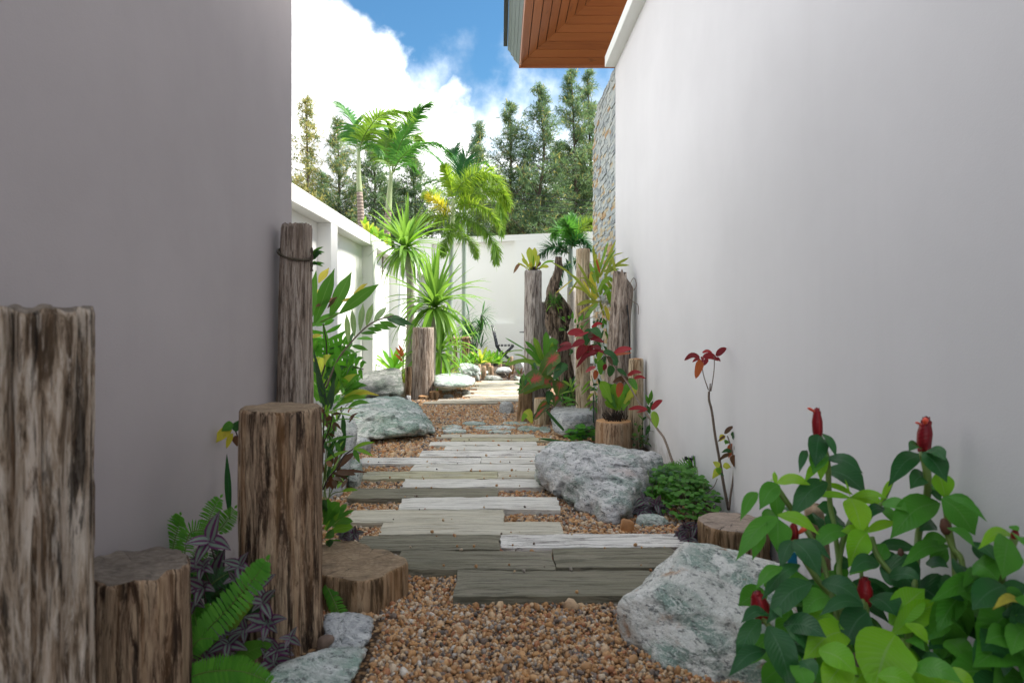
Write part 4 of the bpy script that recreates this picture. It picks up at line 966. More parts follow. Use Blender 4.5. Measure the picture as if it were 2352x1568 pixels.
def pxleaf(parent, mat, x0, y0, x1, y1, w, Y, dY=0., arch=.12, prof='lance', face=None, fold=.22, name='leaf', wave=.02, seg=8, mb=None, side=0.):
    """one leaf from a base point to a tip, arching upwards in between"""
    a = at(x0, y0, Y); b = at(x1, y1, Y+dY); d = b-a; L = d.length
    m = a+d*.5+UP*arch*L + Vector((side*L, 0, 0))
    f = Vector(face) if face is not None else CAMW+Vector((random.uniform(-.35, .35), 0, random.uniform(-.1, .5)))
    own = mb is None
    if own: mb = MB()
    blade(mb, [a, m, b], f, w/FPX*Y*1.18, prof, fold, seg, wave)
    if own: return mb.build(name, mat, parent)
def rosette(parent, c, n, L, W, mats, e0=20, e1=80, droop=.6, prof='strap', seed=0, fold=.2, name='leaf', lvar=.2, seg=7, wave=0., az=(0, 360), joined=None):
    r = random.Random(seed); c = Vector(c)
    for k in range(n):
        a = R(az[0]+(az[1]-az[0])*((k*.618034) % 1)+r.uniform(-8, 8)); e = R(e0+(e1-e0)*(k+.5)/n+r.uniform(-6, 6))
        d = Vector((math.cos(a)*math.cos(e), math.sin(a)*math.cos(e), math.sin(e))); l = L*r.uniform(1-lvar, 1+lvar*.6)
        mb = joined or MB(); leaf(mb, c+d*.01, d, UP-d*.3, l, W*r.uniform(.8, 1.15), droop*r.uniform(.6, 1.3), fold, prof, seg, r.uniform(-.4, .4), wave)
        if not joined: mb.build(name, r.choice(mats), parent)
def stem(parent, pts, r, mat, name='stem', n=7, k=16):
    mb = MB(); P = bez(pts, k); r = r if isinstance(r, (tuple, list)) else (r, r*.7)
    tube(mb, P, [r[0]+(r[1]-r[0])*i/(len(P)-1) for i in range(len(P))], n); return mb.build(name, mat, parent)
def bush(parent, root, n, region, mats, L=(.08, .16), W=(.02, .05), Yr=(0, 0), prof='lance', seed=0, stems=0, droop=.4):
    """leafy filler: leaves whose bases lie inside region (x0,y0,x1,y1) of depth range Yr, pointing away from the root"""
    r = random.Random(seed); root = Vector(root)
    for k in range(n):
        Y = r.uniform(*Yr); p = at(r.uniform(region[0], region[2]), r.uniform(region[1], region[3]), Y)
        d = (p-root); d = d.normalized()+Vector((r.uniform(-.6, .6), r.uniform(-.9, .3), r.uniform(-.2, .6)))
        mb = MB(); leaf(mb, p, d, UP+Vector((r.uniform(-.4, .4), -.6, 0)), r.uniform(*L), r.uniform(*W), droop, .2, prof, 6, r.uniform(-.5, .5), .02)
        mb.build('leaf', r.choice(mats), parent)
        if stems and k % stems == 0:
            mb = MB(); tube(mb, bez([root+Vector((r.uniform(-.03, .03), r.uniform(-.03, .03), 0)), root.lerp(p, .5)+Vector((0, 0, .03)), p], 8), .0025, 4); mb.build('stem', M_stem, parent)
# ---------------------------------------------------------------- casuarina trees beyond the wall
def casuarina(label, px, top, Y, seed, width=2.0, dens=1.0, low=600, yellow=0.):
    r = random.Random(seed); base = at(px, 700, Y); base.z = 0; H = at(px, top, Y).z; zl = max(1.5, at(px, low, Y).z)
    t = thing('casuarina_tree', label, 'tree', (base.x, base.y, 0), 'casuarina trees beyond the garden wall')
    bend = [Vector((base.x+r.uniform(-.15, .15), base.y, H*k/4)) for k in range(5)]; bend[0] = base; bend[4] = Vector((base.x+r.uniform(-.2, .2), base.y, H))
    path_ = bez(bend, 24); mb = MB(); tube(mb, path_, [.13*(1-i/25)+.012 for i in range(25)], 7); mb.build('trunk', M_trunk, t)
    lb = MB(); cr = MB(); n = int(76*dens)
    for k in range(n):
        f = (k+r.random())/n; z = zl+(H-zl)*f*.99; i = min(int(z/H*24), 23); p0 = path_[i].lerp(path_[i+1], z/H*24-i)
        prof = (1-f)**.8+.03
        if f > .8: prof *= .75
        Lb = width*1.15*prof*r.uniform(.5, 1.25); a = r.uniform(0, 6.283); up = r.uniform(.25, .85)
        d = Vector((math.cos(a), math.sin(a), up)).normalized(); pts = [p0, p0+d*Lb*.5, p0+d*Lb+Vector((0, 0, -.05*Lb))]
        P = bez(pts, 6); tube(lb, P, [.028*(1-f*.6)*(1-q/7)+.004 for q in range(7)], 3, cap=False)
        nt = int((11+25*prof)*dens**.3)
        for q in range(nt):
            u = r.random()**.7; c = pts[0].lerp(pts[2], u)+Vector((r.gauss(0, .19), r.gauss(0, .19), r.gauss(.05, .17)))*(.4+Lb*.35)
            for s in range(5):
                dd = (d*.6+Vector((r.gauss(0, .55), r.gauss(0, .55), r.gauss(.15, .5)))).normalized(); l = r.uniform(.16, .42)
                s_ = dd.cross(Vector((r.gauss(0, 1), r.gauss(0, 1), r.gauss(0, 1)))).normalized()*r.uniform(.006, .013); m_ = c+dd*l*.6; e_ = m_+(dd*.5+Vector((0, 0, -.7))).normalized()*l*.5
                v = [cr.vert(c-s_, (0, 0)), cr.vert(c+s_, (1, 0)), cr.vert(m_+s_, (1, .5)), cr.vert(m_-s_, (0, .5)), cr.vert(e_, (.5, 1))]
                mi = 1 if r.random() < yellow else 0
                cr.face(v[:4], mi); cr.face((v[3], v[2], v[4]), mi)
    lb.build('limbs', M_trunk, t)['kind'] = 'stuff'; o = cr.build('crown', [M_need, M_needy], t, smooth=False)
CT = [('yellowish sparse casuarina at the left edge of the sky beside the grey wall', 703, 225, 30, 1.7, .85, .65), ('slender casuarina left of the two white-shafted palms', 772, 272, 31, 1.7, .9, .25), ('casuarina rising directly behind the left slender palm', 858, 330, 32, 2.2, 1.2, .05),
 ('low bushy casuarina between the second palm and the yellow-fronded palm', 950, 350, 33, 2.3, 1.2, .05), ('casuarina with a pointed top behind the green fan-like fronds', 1098, 283, 33, 1.7, 1.1, .1), ('broad casuarina with a clear dark trunk left of the cloud gap', 1166, 238, 30, 2.2, 1.05, .12),
 ('tall dense casuarina in the middle under the timber eaves', 1243, 196, 30, 2.3, 1.25, .08), ('very tall thin-topped casuarina, second from the slate-clad wall', 1316, 158, 31, 2.0, 1.3, .1), ('very tall thin-topped casuarina nearest the slate-clad wall', 1356, 162, 32, 1.9, 1.2, .1), ('short dark casuarina low behind the wall below the tall middle one', 1280, 330, 35, 2.6, 1.2, 0), ('short dark casuarina low between the two slender palms', 905, 420, 35, 2.4, 1.1, 0), ('low casuarina at the back between the left edge and the first palm', 735, 400, 38, 2.8, 1., .05), ('low casuarina at the back below the pointed-top one', 1060, 395, 38, 3.0, 1.1, 0), ('low casuarina at the back right of the trunk with cloud behind it', 1205, 390, 38, 2.8, 1.1, 0), ('low casuarina at the back nearest the slate-clad wall', 1345, 380, 37, 2.8, 1.1, 0)]
for k, (l, px, top, Y, w, dn, ye) in enumerate(CT): casuarina(l, px, top, Y, 100+k, w, dn, yellow=ye)
# power lines
pw = thing('power_lines', 'four thin dark power lines crossing in front of the casuarina trees', 'power lines', at(1175, 450, 27))
for k in range(4):
    mb = MB(); o_ = k*12.5; P = [at(600, 492+o_, 29), at(769, 476+o_, 28.5), at(976, 462+o_*.95, 28), at(1175, 444+o_, 27), at(1280, 454+o_*.9, 26.5), at(1420, 468+o_*.8, 26)]
    tube(mb, bez(P, 24), .011, 4); mb.build('wire', M_blk, pw)
# ---------------------------------------------------------------- feather palms
def frond(parent, pts, L, W, mat, nl=34, seed=0, droop=.5, plume=False, ang=(65, 25), stemr=.012, name='frond', start=.14, smat=None, updown=None, seg=3):
    r = random.Random(seed); P = bez(pts, 40); mb = MB(); tube(mb, P, [stemr*(1-i/44) for i in range(41)], 5, m=1)
    for k in range(nl):
        u = start+(1-start)*(k+.5)/nl; i = min(int(u*40), 39); p = P[i].lerp(P[i+1], u*40-i); t = (P[min(i+2, 40)]-P[max(i-1, 0)]).normalized()
        s, up = frame(t, UP if abs(t.z) < .93 else Vector((0, -1, 0)))
        ll = L*(math.sin(math.pi*(.12+.80*u))**.7)*r.uniform(.85, 1.1); an = R(ang[0]+(ang[1]-ang[0])*u)
        for sd in ((-1, 1) if not plume else (-1, 1, .5, -.5)):
            if plume: phi = r.uniform(-1.5, 1.5)+(0 if sd > 0 else math.pi); dd = s*math.cos(phi)+up*math.sin(phi)*.8
            else: dd = s*sd+up*r.uniform(.1, .38)
            d = t*math.cos(an)+dd.normalized()*math.sin(an); leaf(mb, p, d, up, ll*(r.uniform(.7, 1) if plume else 1), W*r.uniform(.8, 1.15), droop*r.uniform(.6, 1.3), .3, 'sword', seg)
    leaf(mb, P[-1], (P[-1]-P[-3]), UP, L*.5, W, .3, .2, 'sword', 3)
    return mb.build(name, [mat, smat or M_stem], parent)
def fpts(Y, *q): return [at(x, y, Y+dy) for (x, y, dy) in q]
pA = thing('slender_palm', 'left of the two slender palms behind the garden wall, straight with a pale green shaft', 'palm', (at(832, 600, 12).x, 12, 0), 'slender palms behind the garden wall')
stem(pA, [at(836, 860, 12), at(833, 600, 12), at(829, 500, 12), at(826, 441, 12)], (.075, .052), M_ring, 'trunk', 12); stem(pA, [at(826, 442, 12), at(824, 400, 12), at(824, 340, 12)], (.053, .028), M_shaft, 'crownshaft', 12)
for k, (q, L, nl) in enumerate([(((824, 350, 0), (816, 300, .05), (800, 262, .1), (783, 240, .2)), .36, 34), (((826, 345, 0), (838, 310, -.1), (868, 270, -.3), (905, 256, -.4), (938, 258, -.5)), .42, 44), (((824, 350, 0), (832, 318, .2), (842, 295, .5), (852, 280, .9)), .33, 26), (((822, 345, 0), (812, 330, .3), (806, 316, .8), (800, 318, 1.2)), .3, 22), (((826, 348, 0), (842, 338, -.2), (860, 334, -.3), (874, 352, -.4)), .26, 22), (((825, 345, 0), (846, 305, .1), (880, 275, .2), (900, 300, .3)), .34, 30)]):
    frond(pA, fpts(12, *q), L*1.15, .042, (G_palmd, G_palmm)[k % 2], int(nl*1.25), 200+k, droop=.8)
pB = thing('slender_palm', 'right of the two slender palms behind the garden wall, shaft leaning, tall upright frond', 'palm', (at(880, 600, 13.2).x, 13.2, 0), 'slender palms behind the garden wall')
stem(pB, [at(878, 870, 13.2), at(884, 600, 13.2), at(888, 530, 13.2), at(892, 486, 13.2)], (.08, .062), M_ring, 'trunk', 12); stem(pB, [at(892, 487, 13.2), at(895, 440, 13.2), at(899, 395, 13.2)], (.066, .032), M_shaft, 'crownshaft', 12)
for k, (q, L, nl) in enumerate([(((899, 400, 0), (912, 350, -.1), (935, 300, -.2), (960, 258, -.3), (984, 238, -.3)), .36, 46), (((900, 400, 0), (920, 365, -.3), (955, 335, -.5), (1000, 328, -.6), (1036, 352, -.7)), .36, 44), (((898, 400, 0), (888, 360, .1), (888, 320, .2), (905, 285, .4)), .36, 34), (((899, 402, 0), (915, 385, .1), (938, 375, .2), (958, 392, .3)), .22, 20), (((898, 400, 0), (893, 370, .4), (884, 345, .8), (872, 350, 1.)), .28, 22), (((900, 398, 0), (925, 350, .4), (950, 310, .8), (965, 320, 1.1)), .34, 28), (((900, 398, 0), (905, 340, .2), (900, 300, .3), (880, 290, .5)), .34, 28)]):
    frond(pB, fpts(13.2, *q), L*1.15, 0.05, (G_palmd, G_palmd, G_palmm)[k % 3], int(nl*1.25), 220+k, droop=.8)
pC = thing('feather_palm', 'darker feather palm with stiff raised fronds behind the yellow-green palm', 'palm', (at(1065, 600, 14).x, 14.2, 0))
stem(pC, [at(1065, 830, 14), at(1066, 600, 14), at(1066, 470, 14)], (.05, .045), M_foxt, 'trunk', 10)
for k, (q, L, nl) in enumerate([(((1066, 470, 0), (1058, 420, 0), (1068, 370, 0), (1090, 322, .1)), .42, 36), (((1064, 470, 0), (1040, 420, .1), (1015, 375, .2), (985, 345, .3)), .45, 38), (((1066, 470, 0), (1085, 420, 0), (1118, 400, -.1), (1150, 415, -.1)), .42, 34), (((1064, 470, 0), (1045, 430, 0), (1005, 415, 0), (965, 425, 0)), .42, 34), (((1065, 470, 0), (1048, 400, .3), (1040, 360, .5), (1050, 335, .6)), .4, 32), (((1065, 470, 0), (1080, 400, .4), (1105, 375, .6), (1125, 385, .6)), .38, 30)]):
    frond(pC, fpts(14, *q), L, .042, (G_palmn, G_palmd)[k % 2], nl, 240+k, ang=(50, 18))
pD = thing('foxtail_palm', 'yellow-green palm with bushy drooping fronds in front of the end wall', 'palm', (at(1036, 830, 12.6).x, 12.6, 0))
stem(pD, [at(1030, 860, 12.6), at(1033, 720, 12.6), at(1036, 620, 12.6), at(1038, 540, 12.6)], (.055, .042), M_foxt, 'trunk', 12); stem(pD, [at(1038, 542, 12.6), at(1040, 500, 12.6), at(1042, 455, 12.6)], (.055, .03), M_shaft, 'crownshaft', 12)
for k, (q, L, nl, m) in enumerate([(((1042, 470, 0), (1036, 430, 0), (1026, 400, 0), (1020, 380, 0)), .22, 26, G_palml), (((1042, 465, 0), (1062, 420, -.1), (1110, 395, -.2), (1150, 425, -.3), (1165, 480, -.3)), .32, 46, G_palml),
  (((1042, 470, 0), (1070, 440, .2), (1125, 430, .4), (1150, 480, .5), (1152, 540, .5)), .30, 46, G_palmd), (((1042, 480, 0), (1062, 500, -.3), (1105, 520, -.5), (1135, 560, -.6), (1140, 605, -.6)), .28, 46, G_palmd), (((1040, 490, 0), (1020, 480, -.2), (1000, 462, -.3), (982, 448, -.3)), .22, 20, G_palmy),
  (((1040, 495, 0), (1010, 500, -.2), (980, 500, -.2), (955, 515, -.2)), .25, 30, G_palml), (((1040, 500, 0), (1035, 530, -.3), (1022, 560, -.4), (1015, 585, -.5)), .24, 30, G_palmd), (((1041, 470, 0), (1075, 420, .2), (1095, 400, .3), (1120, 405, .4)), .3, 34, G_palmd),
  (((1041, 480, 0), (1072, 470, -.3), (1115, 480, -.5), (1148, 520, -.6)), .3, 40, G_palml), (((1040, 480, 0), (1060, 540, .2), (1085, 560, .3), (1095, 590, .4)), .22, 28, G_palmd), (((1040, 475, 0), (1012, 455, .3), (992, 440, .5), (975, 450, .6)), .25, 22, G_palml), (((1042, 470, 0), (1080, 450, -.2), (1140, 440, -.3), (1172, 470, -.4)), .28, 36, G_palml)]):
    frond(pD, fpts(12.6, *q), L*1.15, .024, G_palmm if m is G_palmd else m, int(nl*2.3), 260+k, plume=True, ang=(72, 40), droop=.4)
pE = thing('foxtail_palm', 'small bushy palm seen between the posts in front of the end wall, right side', 'palm', (at(1312, 830, 10).x, 10, 0))
stem(pE, [at(1315, 930, 10), at(1313, 760, 10), at(1312, 660, 10)], (.075, .06), M_gtrunk, 'trunk', 12); stem(pE, [at(1312, 662, 10), at(1311, 610, 10), at(1310, 560, 10)], (.05, .03), M_foxt, 'crownshaft', 12)
for k, (q, L, nl, m) in enumerate([(((1310, 570, 0), (1308, 540, 0), (1304, 520, -.1), (1296, 505, -.1)), .24, 34, G_palmd), (((1311, 570, 0), (1325, 535, 0), (1345, 515, .1), (1358, 510, .1)), .24, 34, G_palml), (((1310, 585, 0), (1290, 570, -.1), (1262, 568, -.2), (1235, 590, -.3)), .26, 36, G_palmn),
  (((1311, 575, 0), (1320, 555, -.1), (1340, 550, -.2), (1358, 575, -.3)), .24, 30, G_palmn), (((1310, 580, 0), (1300, 545, .2), (1282, 525, .3), (1272, 545, .4)), .24, 30, G_palmd), (((1311, 600, 0), (1325, 600, .1), (1345, 615, .2), (1352, 640, .3)), .2, 26, G_palmn), (((1311, 600, 0), (1300, 610, -.2), (1285, 630, -.2), (1280, 655, -.3)), .2, 24, G_palmn), (((1310, 565, 0), (1314, 530, 0), (1318, 510, .1), (1312, 495, .2)), .22, 30, G_palmd)]):
    frond(pE, fpts(10, *q), L, .02, m, int(nl*1.7), 290+k, plume=True, ang=(70, 35), droop=.3)
# ---------------------------------------------------------------- dracaenas
def spiky(label, head, trunkpts, Y, L, n, seed, r, W=.042):
    t = thing('dracaena', label, 'plant', (trunkpts[0][0], trunkpts[0][1], 0)); stem(t, trunkpts, r, M_gtrunk, 'trunk', 10)
    rd = random.Random(seed); c = Vector(head)
    for k in range(n):
        a = k*2.39996+rd.uniform(-.2, .2); f = (k+.5)/n; e = R(84-f*104+rd.uniform(-14, 14))
        d = Vector((math.cos(a)*math.cos(e), math.sin(a)*math.cos(e), math.sin(e))); mb = MB()
        leaf(mb, c+Vector((0, 0, .07*(1-f)))+d*.02, d, UP-d*.2, L*rd.uniform(.8, 1.08)*(1-.12*f), W*rd.uniform(.8, 1.15), (.3+1.5*f)*rd.uniform(.5, 1.5), .3, 'sword', 8, rd.uniform(-.4, .4))
        mb.build('leaf', G_spike if rd.random() < .8 else G_lime, t)
    return t
c1 = at(932, 578, 9.5); spiky('taller spiky-headed plant with a pale bare trunk behind the middle log post', c1, [at(938, 905, 9.5), at(942, 760, 9.5), at(941, 640, 9.5), c1], 9.5, .72, 96, 5, (.06, .04), .072)
c2 = at(998, 712, 9.1); spiky('lower spiky-headed plant with broader spread right above the middle log post', c2, [at(990, 890, 9.1), at(992, 800, 9.1), c2], 9.1, .86, 100, 6, (.06, .05), .085)
c3 = at(1010, 815, 9.4); spiky('small spiky plant low behind the middle log post', c3, [at(1008, 880, 9.4), c3], 9.4, .75, 60, 7, (.04, .03), .075)
# lady palm with dark finger leaves
lp = thing('lady_palm', 'dark green fan-leaved clump before the end wall left of the chair', 'plant', (at(1085, 830, 13.6).x, 13.6, 0)); rd = random.Random(3)
for k in range(20):
    h = at(rd.uniform(1062, 1112), rd.uniform(708, 800), 13.6+rd.uniform(-.3, .3)); r0 = at(rd.uniform(1078, 1092), 832, 13.6)
    stem(lp, [r0, r0.lerp(h, .5)+Vector((0, 0, .05)), h], .009, M_stemr, 'cane', 5, 8)
    mb = MB(); ax = Vector((rd.uniform(-1, 1), rd.uniform(-.9, .2), rd.uniform(-.1, .5))).normalized()
    for j in range(9):
        q = Matrix.Rotation((j-4)*.3, 3, Vector((rd.uniform(-.2, .2), -1, .5)).normalized()); leaf(mb, h, q@ax, UP, rd.uniform(.28, .42), .034, .6, .2, 'lance', 5)
    mb.build('fan_leaf', G_palmn if rd.random() < .7 else G_palmd, lp)
# rustic log rail beside it
rl = thing('log_rail', 'low rustic rail of brown logs behind the spiky plants', 'rail', at(1060, 835, 12.6))
for x in (1046, 1066, 1074): stem(rl, [at(x, 838, 12.6), at(x, 776, 12.6)], .04, M_lg_brown, 'post', 12)
stem(rl, [at(1030, 779, 12.55), at(1082, 776, 12.55)], .04, M_lg_brown, 'rail', 12); stem(rl, [at(1030, 790, 12.65), at(1080, 788, 12.65)], .035, M_lg_brown, 'rail', 12)
# ---------------------------------------------------------------- bromeliads and low plants in the far bed
BR = 'bright green rosettes before the end wall'
for k, (x, y, Y, L, m, l) in enumerate([(1084, 836, 12.2, .26, [G_lime, G_mid], 'bright green rosette at the left of the far bed'), (1104, 835, 12.3, .32, [G_yell, G_lime], 'yellow-green rosette, the broadest in the far bed'), (1124, 836, 12.6, .26, [G_lime], 'green rosette right beside the yellow-green one'), (1143, 837, 12.8, .28, [G_mid, G_lime], 'green rosette with a dry brown spike just before the chair')]):
    t = thing('bromeliad', l, 'plant', at(x, y, Y), BR); rosette(t, at(x, y, Y), 22, L, .055, m, 15, 80, .5, 'strap', 300+k)
    if k == 3: stem(t, [at(x, y, Y), at(1138, 815, Y), at(1138, 808, Y)], (.015, .03), M_stemd, 'flower_spike')
fl = [(905, 862, 9.9, .42, .085, [G_lime, G_lime, G_mid], 26, 'spoon', 'cluster of broad bright green leaves left of the middle log post'), (958, 862, 10.2, .36, .08, [G_mid, G_lime], 18, 'spoon', 'green broad-leaved plant behind the middle log post'), (930, 880, 9.1, .24, .014, [G_yell, G_lime], 60, 'sword', 'fine yellow-green grassy tuft behind the dark granite boulder'), (1020, 868, 9.9, .34, .08, [G_lime, G_yell], 18, 'spoon', 'light green broad leaves right of the middle log post'), (1060, 850, 11.5, .4, .04, [G_mid, G_lime], 30, 'sword', 'arching grassy plant below the rustic rail'), (985, 868, 10.6, .4, .09, [G_yell, G_lime], 16, 'spoon', 'yellowish broad leaves low behind the middle log post')]
for k, (x, y, Y, L, W, m, n, pr, l) in enumerate(fl):
    t = thing('garden_plant', l, 'plant', at(x, y, Y)); rosette(t, at(x, y, Y), n, L, W, m, 12, 82, .7, pr, 320+k, wave=.03)
hp = thing('heliconia', 'plant with orange-red pointed bracts left of the middle log post', 'plant', at(925, 855, 9.7))
for x0, y0, x1, y1 in ((926, 822, 908, 797), (928, 818, 915, 790), (925, 830, 906, 812)): pxleaf(hp, G_rust, x0, y0, x1, y1, 6, 9.6, 0, .05, name='bract')
stem(hp, [at(925, 858, 9.6), at(927, 815, 9.6)], .01, M_stem)
tops = thing('yellow_shrub', 'yellow-green leaves showing over the coping of the left garden wall', 'shrub', (at(885, 600, 10.8).x-.2, 11, 0))
rd = random.Random(8)
stem(tops, [(at(885, 600, 10.8).x-.2, 11, 0), at(880, 560, 11.2)], .03, M_stemd)
for k in range(46):
    x = rd.uniform(835, 900); y = 508+(x-835)*.62+rd.uniform(0, 16); pxleaf(tops, rd.choice([G_yell, G_lime]), x, y+14, x+rd.uniform(-14, 14), y-8+rd.uniform(-10, 6), 7, 11.4, rd.uniform(-.2, .2), .1)
# dark bromeliads at the far right bed
db = thing('dark_rosettes', 'dark purple-brown low rosettes at the far right end of the path', 'plant', at(1185, 862, 10.7))
for k in range(5): rosette(db, at(1168+k*9, 872-(k % 2)*12, 10.6+k*.1), 14, .16, .035, [G_bronze, G_trad], 5, 70, .3, 'sword', 350+k)
# ---------------------------------------------------------------- left side: big ferns by the corner post
def c2(x, y): return (631.6+.2746*x, 488.1+.2746*y)
f1 = thing('oakleaf_fern', 'large fern with broad upright green lobes behind the roped corner post', 'fern', at(718, 900, 3.9))
YF = 3.75
def lobes(parent, lst, Y, prof='strap', nm='lobe', arch=.02):
    for (x0, y0, x1, y1, w, m) in lst:
        a = c2(x0, y0); b = c2(x1, y1); pxleaf(parent, m, a[0], a[1], b[0], b[1], w*.2746, Y+random.uniform(-.05, .05), random.uniform(-.08, .12), arch, prof, name=nm, fold=.15, wave=.035, seg=10)
random.seed(21)
lobes(f1, [(330, 925, 500, 465, 100, G_big), (462, 870, 645, 488, 98, G_big), (540, 845, 878, 592, 84, G_big), (290, 930, 345, 482, 84, G_big), (365, 590, 452, 462, 62, G_gold), (330, 790, 540, 705, 34, G_brown), (280, 960, 560, 830, 60, G_mid), (660, 680, 780, 590, 40, G_gold), (560, 740, 670, 720, 30, G_gold), (340, 690, 380, 640, 34, G_gold), (280, 1040, 405, 1030, 34, G_gold), (440, 800, 520, 700, 30, G_bronze)], YF, 'ell', 'lobe')
def rach(parent, pts, Y, r=.004, mat=None, name='rachis'): stem(parent, [at(*c2(x, y), Y) for x, y in pts], r, mat or M_stem, name, 6, 24)
rach(f1, [(270, 1000), (300, 955), (400, 905), (500, 860), (560, 830)], YF, .005)
f2 = thing('blue_fern', 'arching fern frond with separate pale leaflets reaching right from the corner post', 'fern', at(735, 920, 3.9))
rach(f2, [(425, 1470), (520, 1240), (620, 1105), (710, 1005), (800, 930), (900, 885), (980, 868)], 3.85, .006, M_stemd)
lobes(f2, [(615, 1085, 597, 842, 40, G_fernl), (665, 1035, 643, 802, 40, G_fernl), (712, 990, 738, 755, 46, G_fernl), (765, 945, 818, 758, 44, G_fernl), (828, 912, 935, 788, 44, G_fernl), (900, 888, 1000, 850, 30, G_fernl), (872, 915, 1028, 962, 40, G_mid), (820, 940, 968, 978, 38, G_mid), (776, 970, 905, 988, 34, G_mid), (718, 1010, 862, 1006, 26, G_mid), (686, 1055, 830, 1060, 28, G_mid), (640, 1112, 782, 1152, 34, G_mid), (925, 880, 1088, 888, 36, G_dark), (950, 895, 1165, 940, 46, G_dark), (935, 890, 1110, 962, 36, G_dark), (560, 1180, 650, 1100, 22, G_mid), (540, 1200, 640, 1230, 22, G_mid), (590, 1140, 680, 1180, 22, G_mid)], 3.85, 'ell', 'leaflet', .03)
f3 = thing('drynaria_fern', 'fern with deeply cut spotted fronds beside the roped corner post', 'fern', at(725, 900, 3.95))
for q, (pts, ws) in enumerate([([(370, 1440), (425, 1240), (430, 1100), (400, 910)], 46), ([(395, 1470), (470, 1340), (540, 1300), (640, 1290), (740, 1310)], 30), ([(330, 1400), (300, 1250), (290, 1180), (250, 1100)], 30), ([(400, 1440), (455, 1200), (540, 1130), (620, 1125)], 26)]):
    Y = 3.95+.05*q; P = [at(*c2(x, y), Y) for x, y in pts]; stem(f3, P, .0045, M_stemr, 'rachis', 6, 20); B = bez(P, 18); mb = MB()
    blade(mb, B[7:], CAMW, ws*.2746/FPX*Y*1.1, 'lance', .1, 12)
    for i in range(7, 18, 2):
        t = (B[i+1]-B[i-1]).normalized() if i < 18 else (B[i]-B[i-1]).normalized(); s = t.cross(Vector((0, -1, 0))).normalized()
        for sd in (-1, 1):
            l = (.115 if q == 0 else .07)*math.sin(math.pi*(i-5)/14)+.02; blade(mb, [B[i], B[i]+(s*sd+t*.15)*l*.6+UP*.008, B[i]+(s*sd+t*.45)*l-UP*.01], CAMW, .026, 'lance', .1, 5, .03)
    mb.build('frond', G_fern, f3)
gb = thing('leafy_undergrowth', 'mixed bright and dark green leaves at the foot of the roped corner post', 'plant', at(745, 930, 4.1))
bush(gb, at(750, 940, 4.2), 80, (712, 800, 800, 915), [G_dark, G_mid, G_fern, G_mid], (.06, .14), (.03, .06), (3.9, 4.6), 'oval', 11, 5)
random.seed(31)
for (x0, y0, x1, y1, w, m, p) in [(762, 915, 800, 875, 22, G_lime, 'spoon'), (755, 925, 775, 862, 24, G_mid, 'spoon'), (790, 905, 845, 885, 14, G_mid, 'lance'), (790, 912, 862, 905, 12, G_yell, 'lance'), (795, 918, 872, 908, 9, G_gold, 'lance'), (780, 930, 840, 912, 12, G_lime, 'lance'), (770, 900, 828, 860, 16, G_yell, 'lance'), (752, 895, 735, 840, 20, G_lime, 'spoon'), (730, 880, 712, 830, 22, G_lime, 'spoon'), (760, 890, 800, 862, 18, G_dark, 'oval'), (745, 870, 790, 838, 16, G_dark, 'oval'), (728, 860, 760, 815, 18, G_yell, 'oval'), (712, 850, 740, 822, 20, G_yell, 'oval'), (800, 935, 850, 925, 10, G_mid, 'lance'), (765, 940, 815, 915, 16, G_mid, 'spoon')]:
    pxleaf(gb, m, x0, y0, x1, y1, w, 4.0, random.uniform(-.1, .1), .12, p, wave=.03)
sn = thing('snake_plant', 'dark banded upright sword leaves beside the roped corner post', 'plant', at(745, 930, 3.8))
for (x0, y0, x1, y1, w, m) in [(746, 930, 720, 800, 17, G_snake), (748, 935, 735, 870, 14, G_snake), (756, 938, 768, 865, 18, G_snake), (752, 930, 725, 872, 16, G_mid), (740, 925, 712, 880, 9, G_mid), (760, 935, 762, 885, 12, G_snake)]: pxleaf(sn, m, x0, y0, x1, y1, w, 3.7, 0, 0, 'sword', (0, -1, 0), fold=.35)
hg = thing('hanging_orchid', 'small green orchid hanging by the rope on the right of the corner post', 'orchid', at(717, 585, 3.08))
random.seed(4)
for k in range(16):
    y0 = random.uniform(578, 606); pxleaf(hg, random.choice([G_dark, G_mid, G_mid]), 718, y0, 718+random.uniform(8, 28), y0+random.uniform(-14, 14), 6, 3.08, random.uniform(-.03, .03), .05)
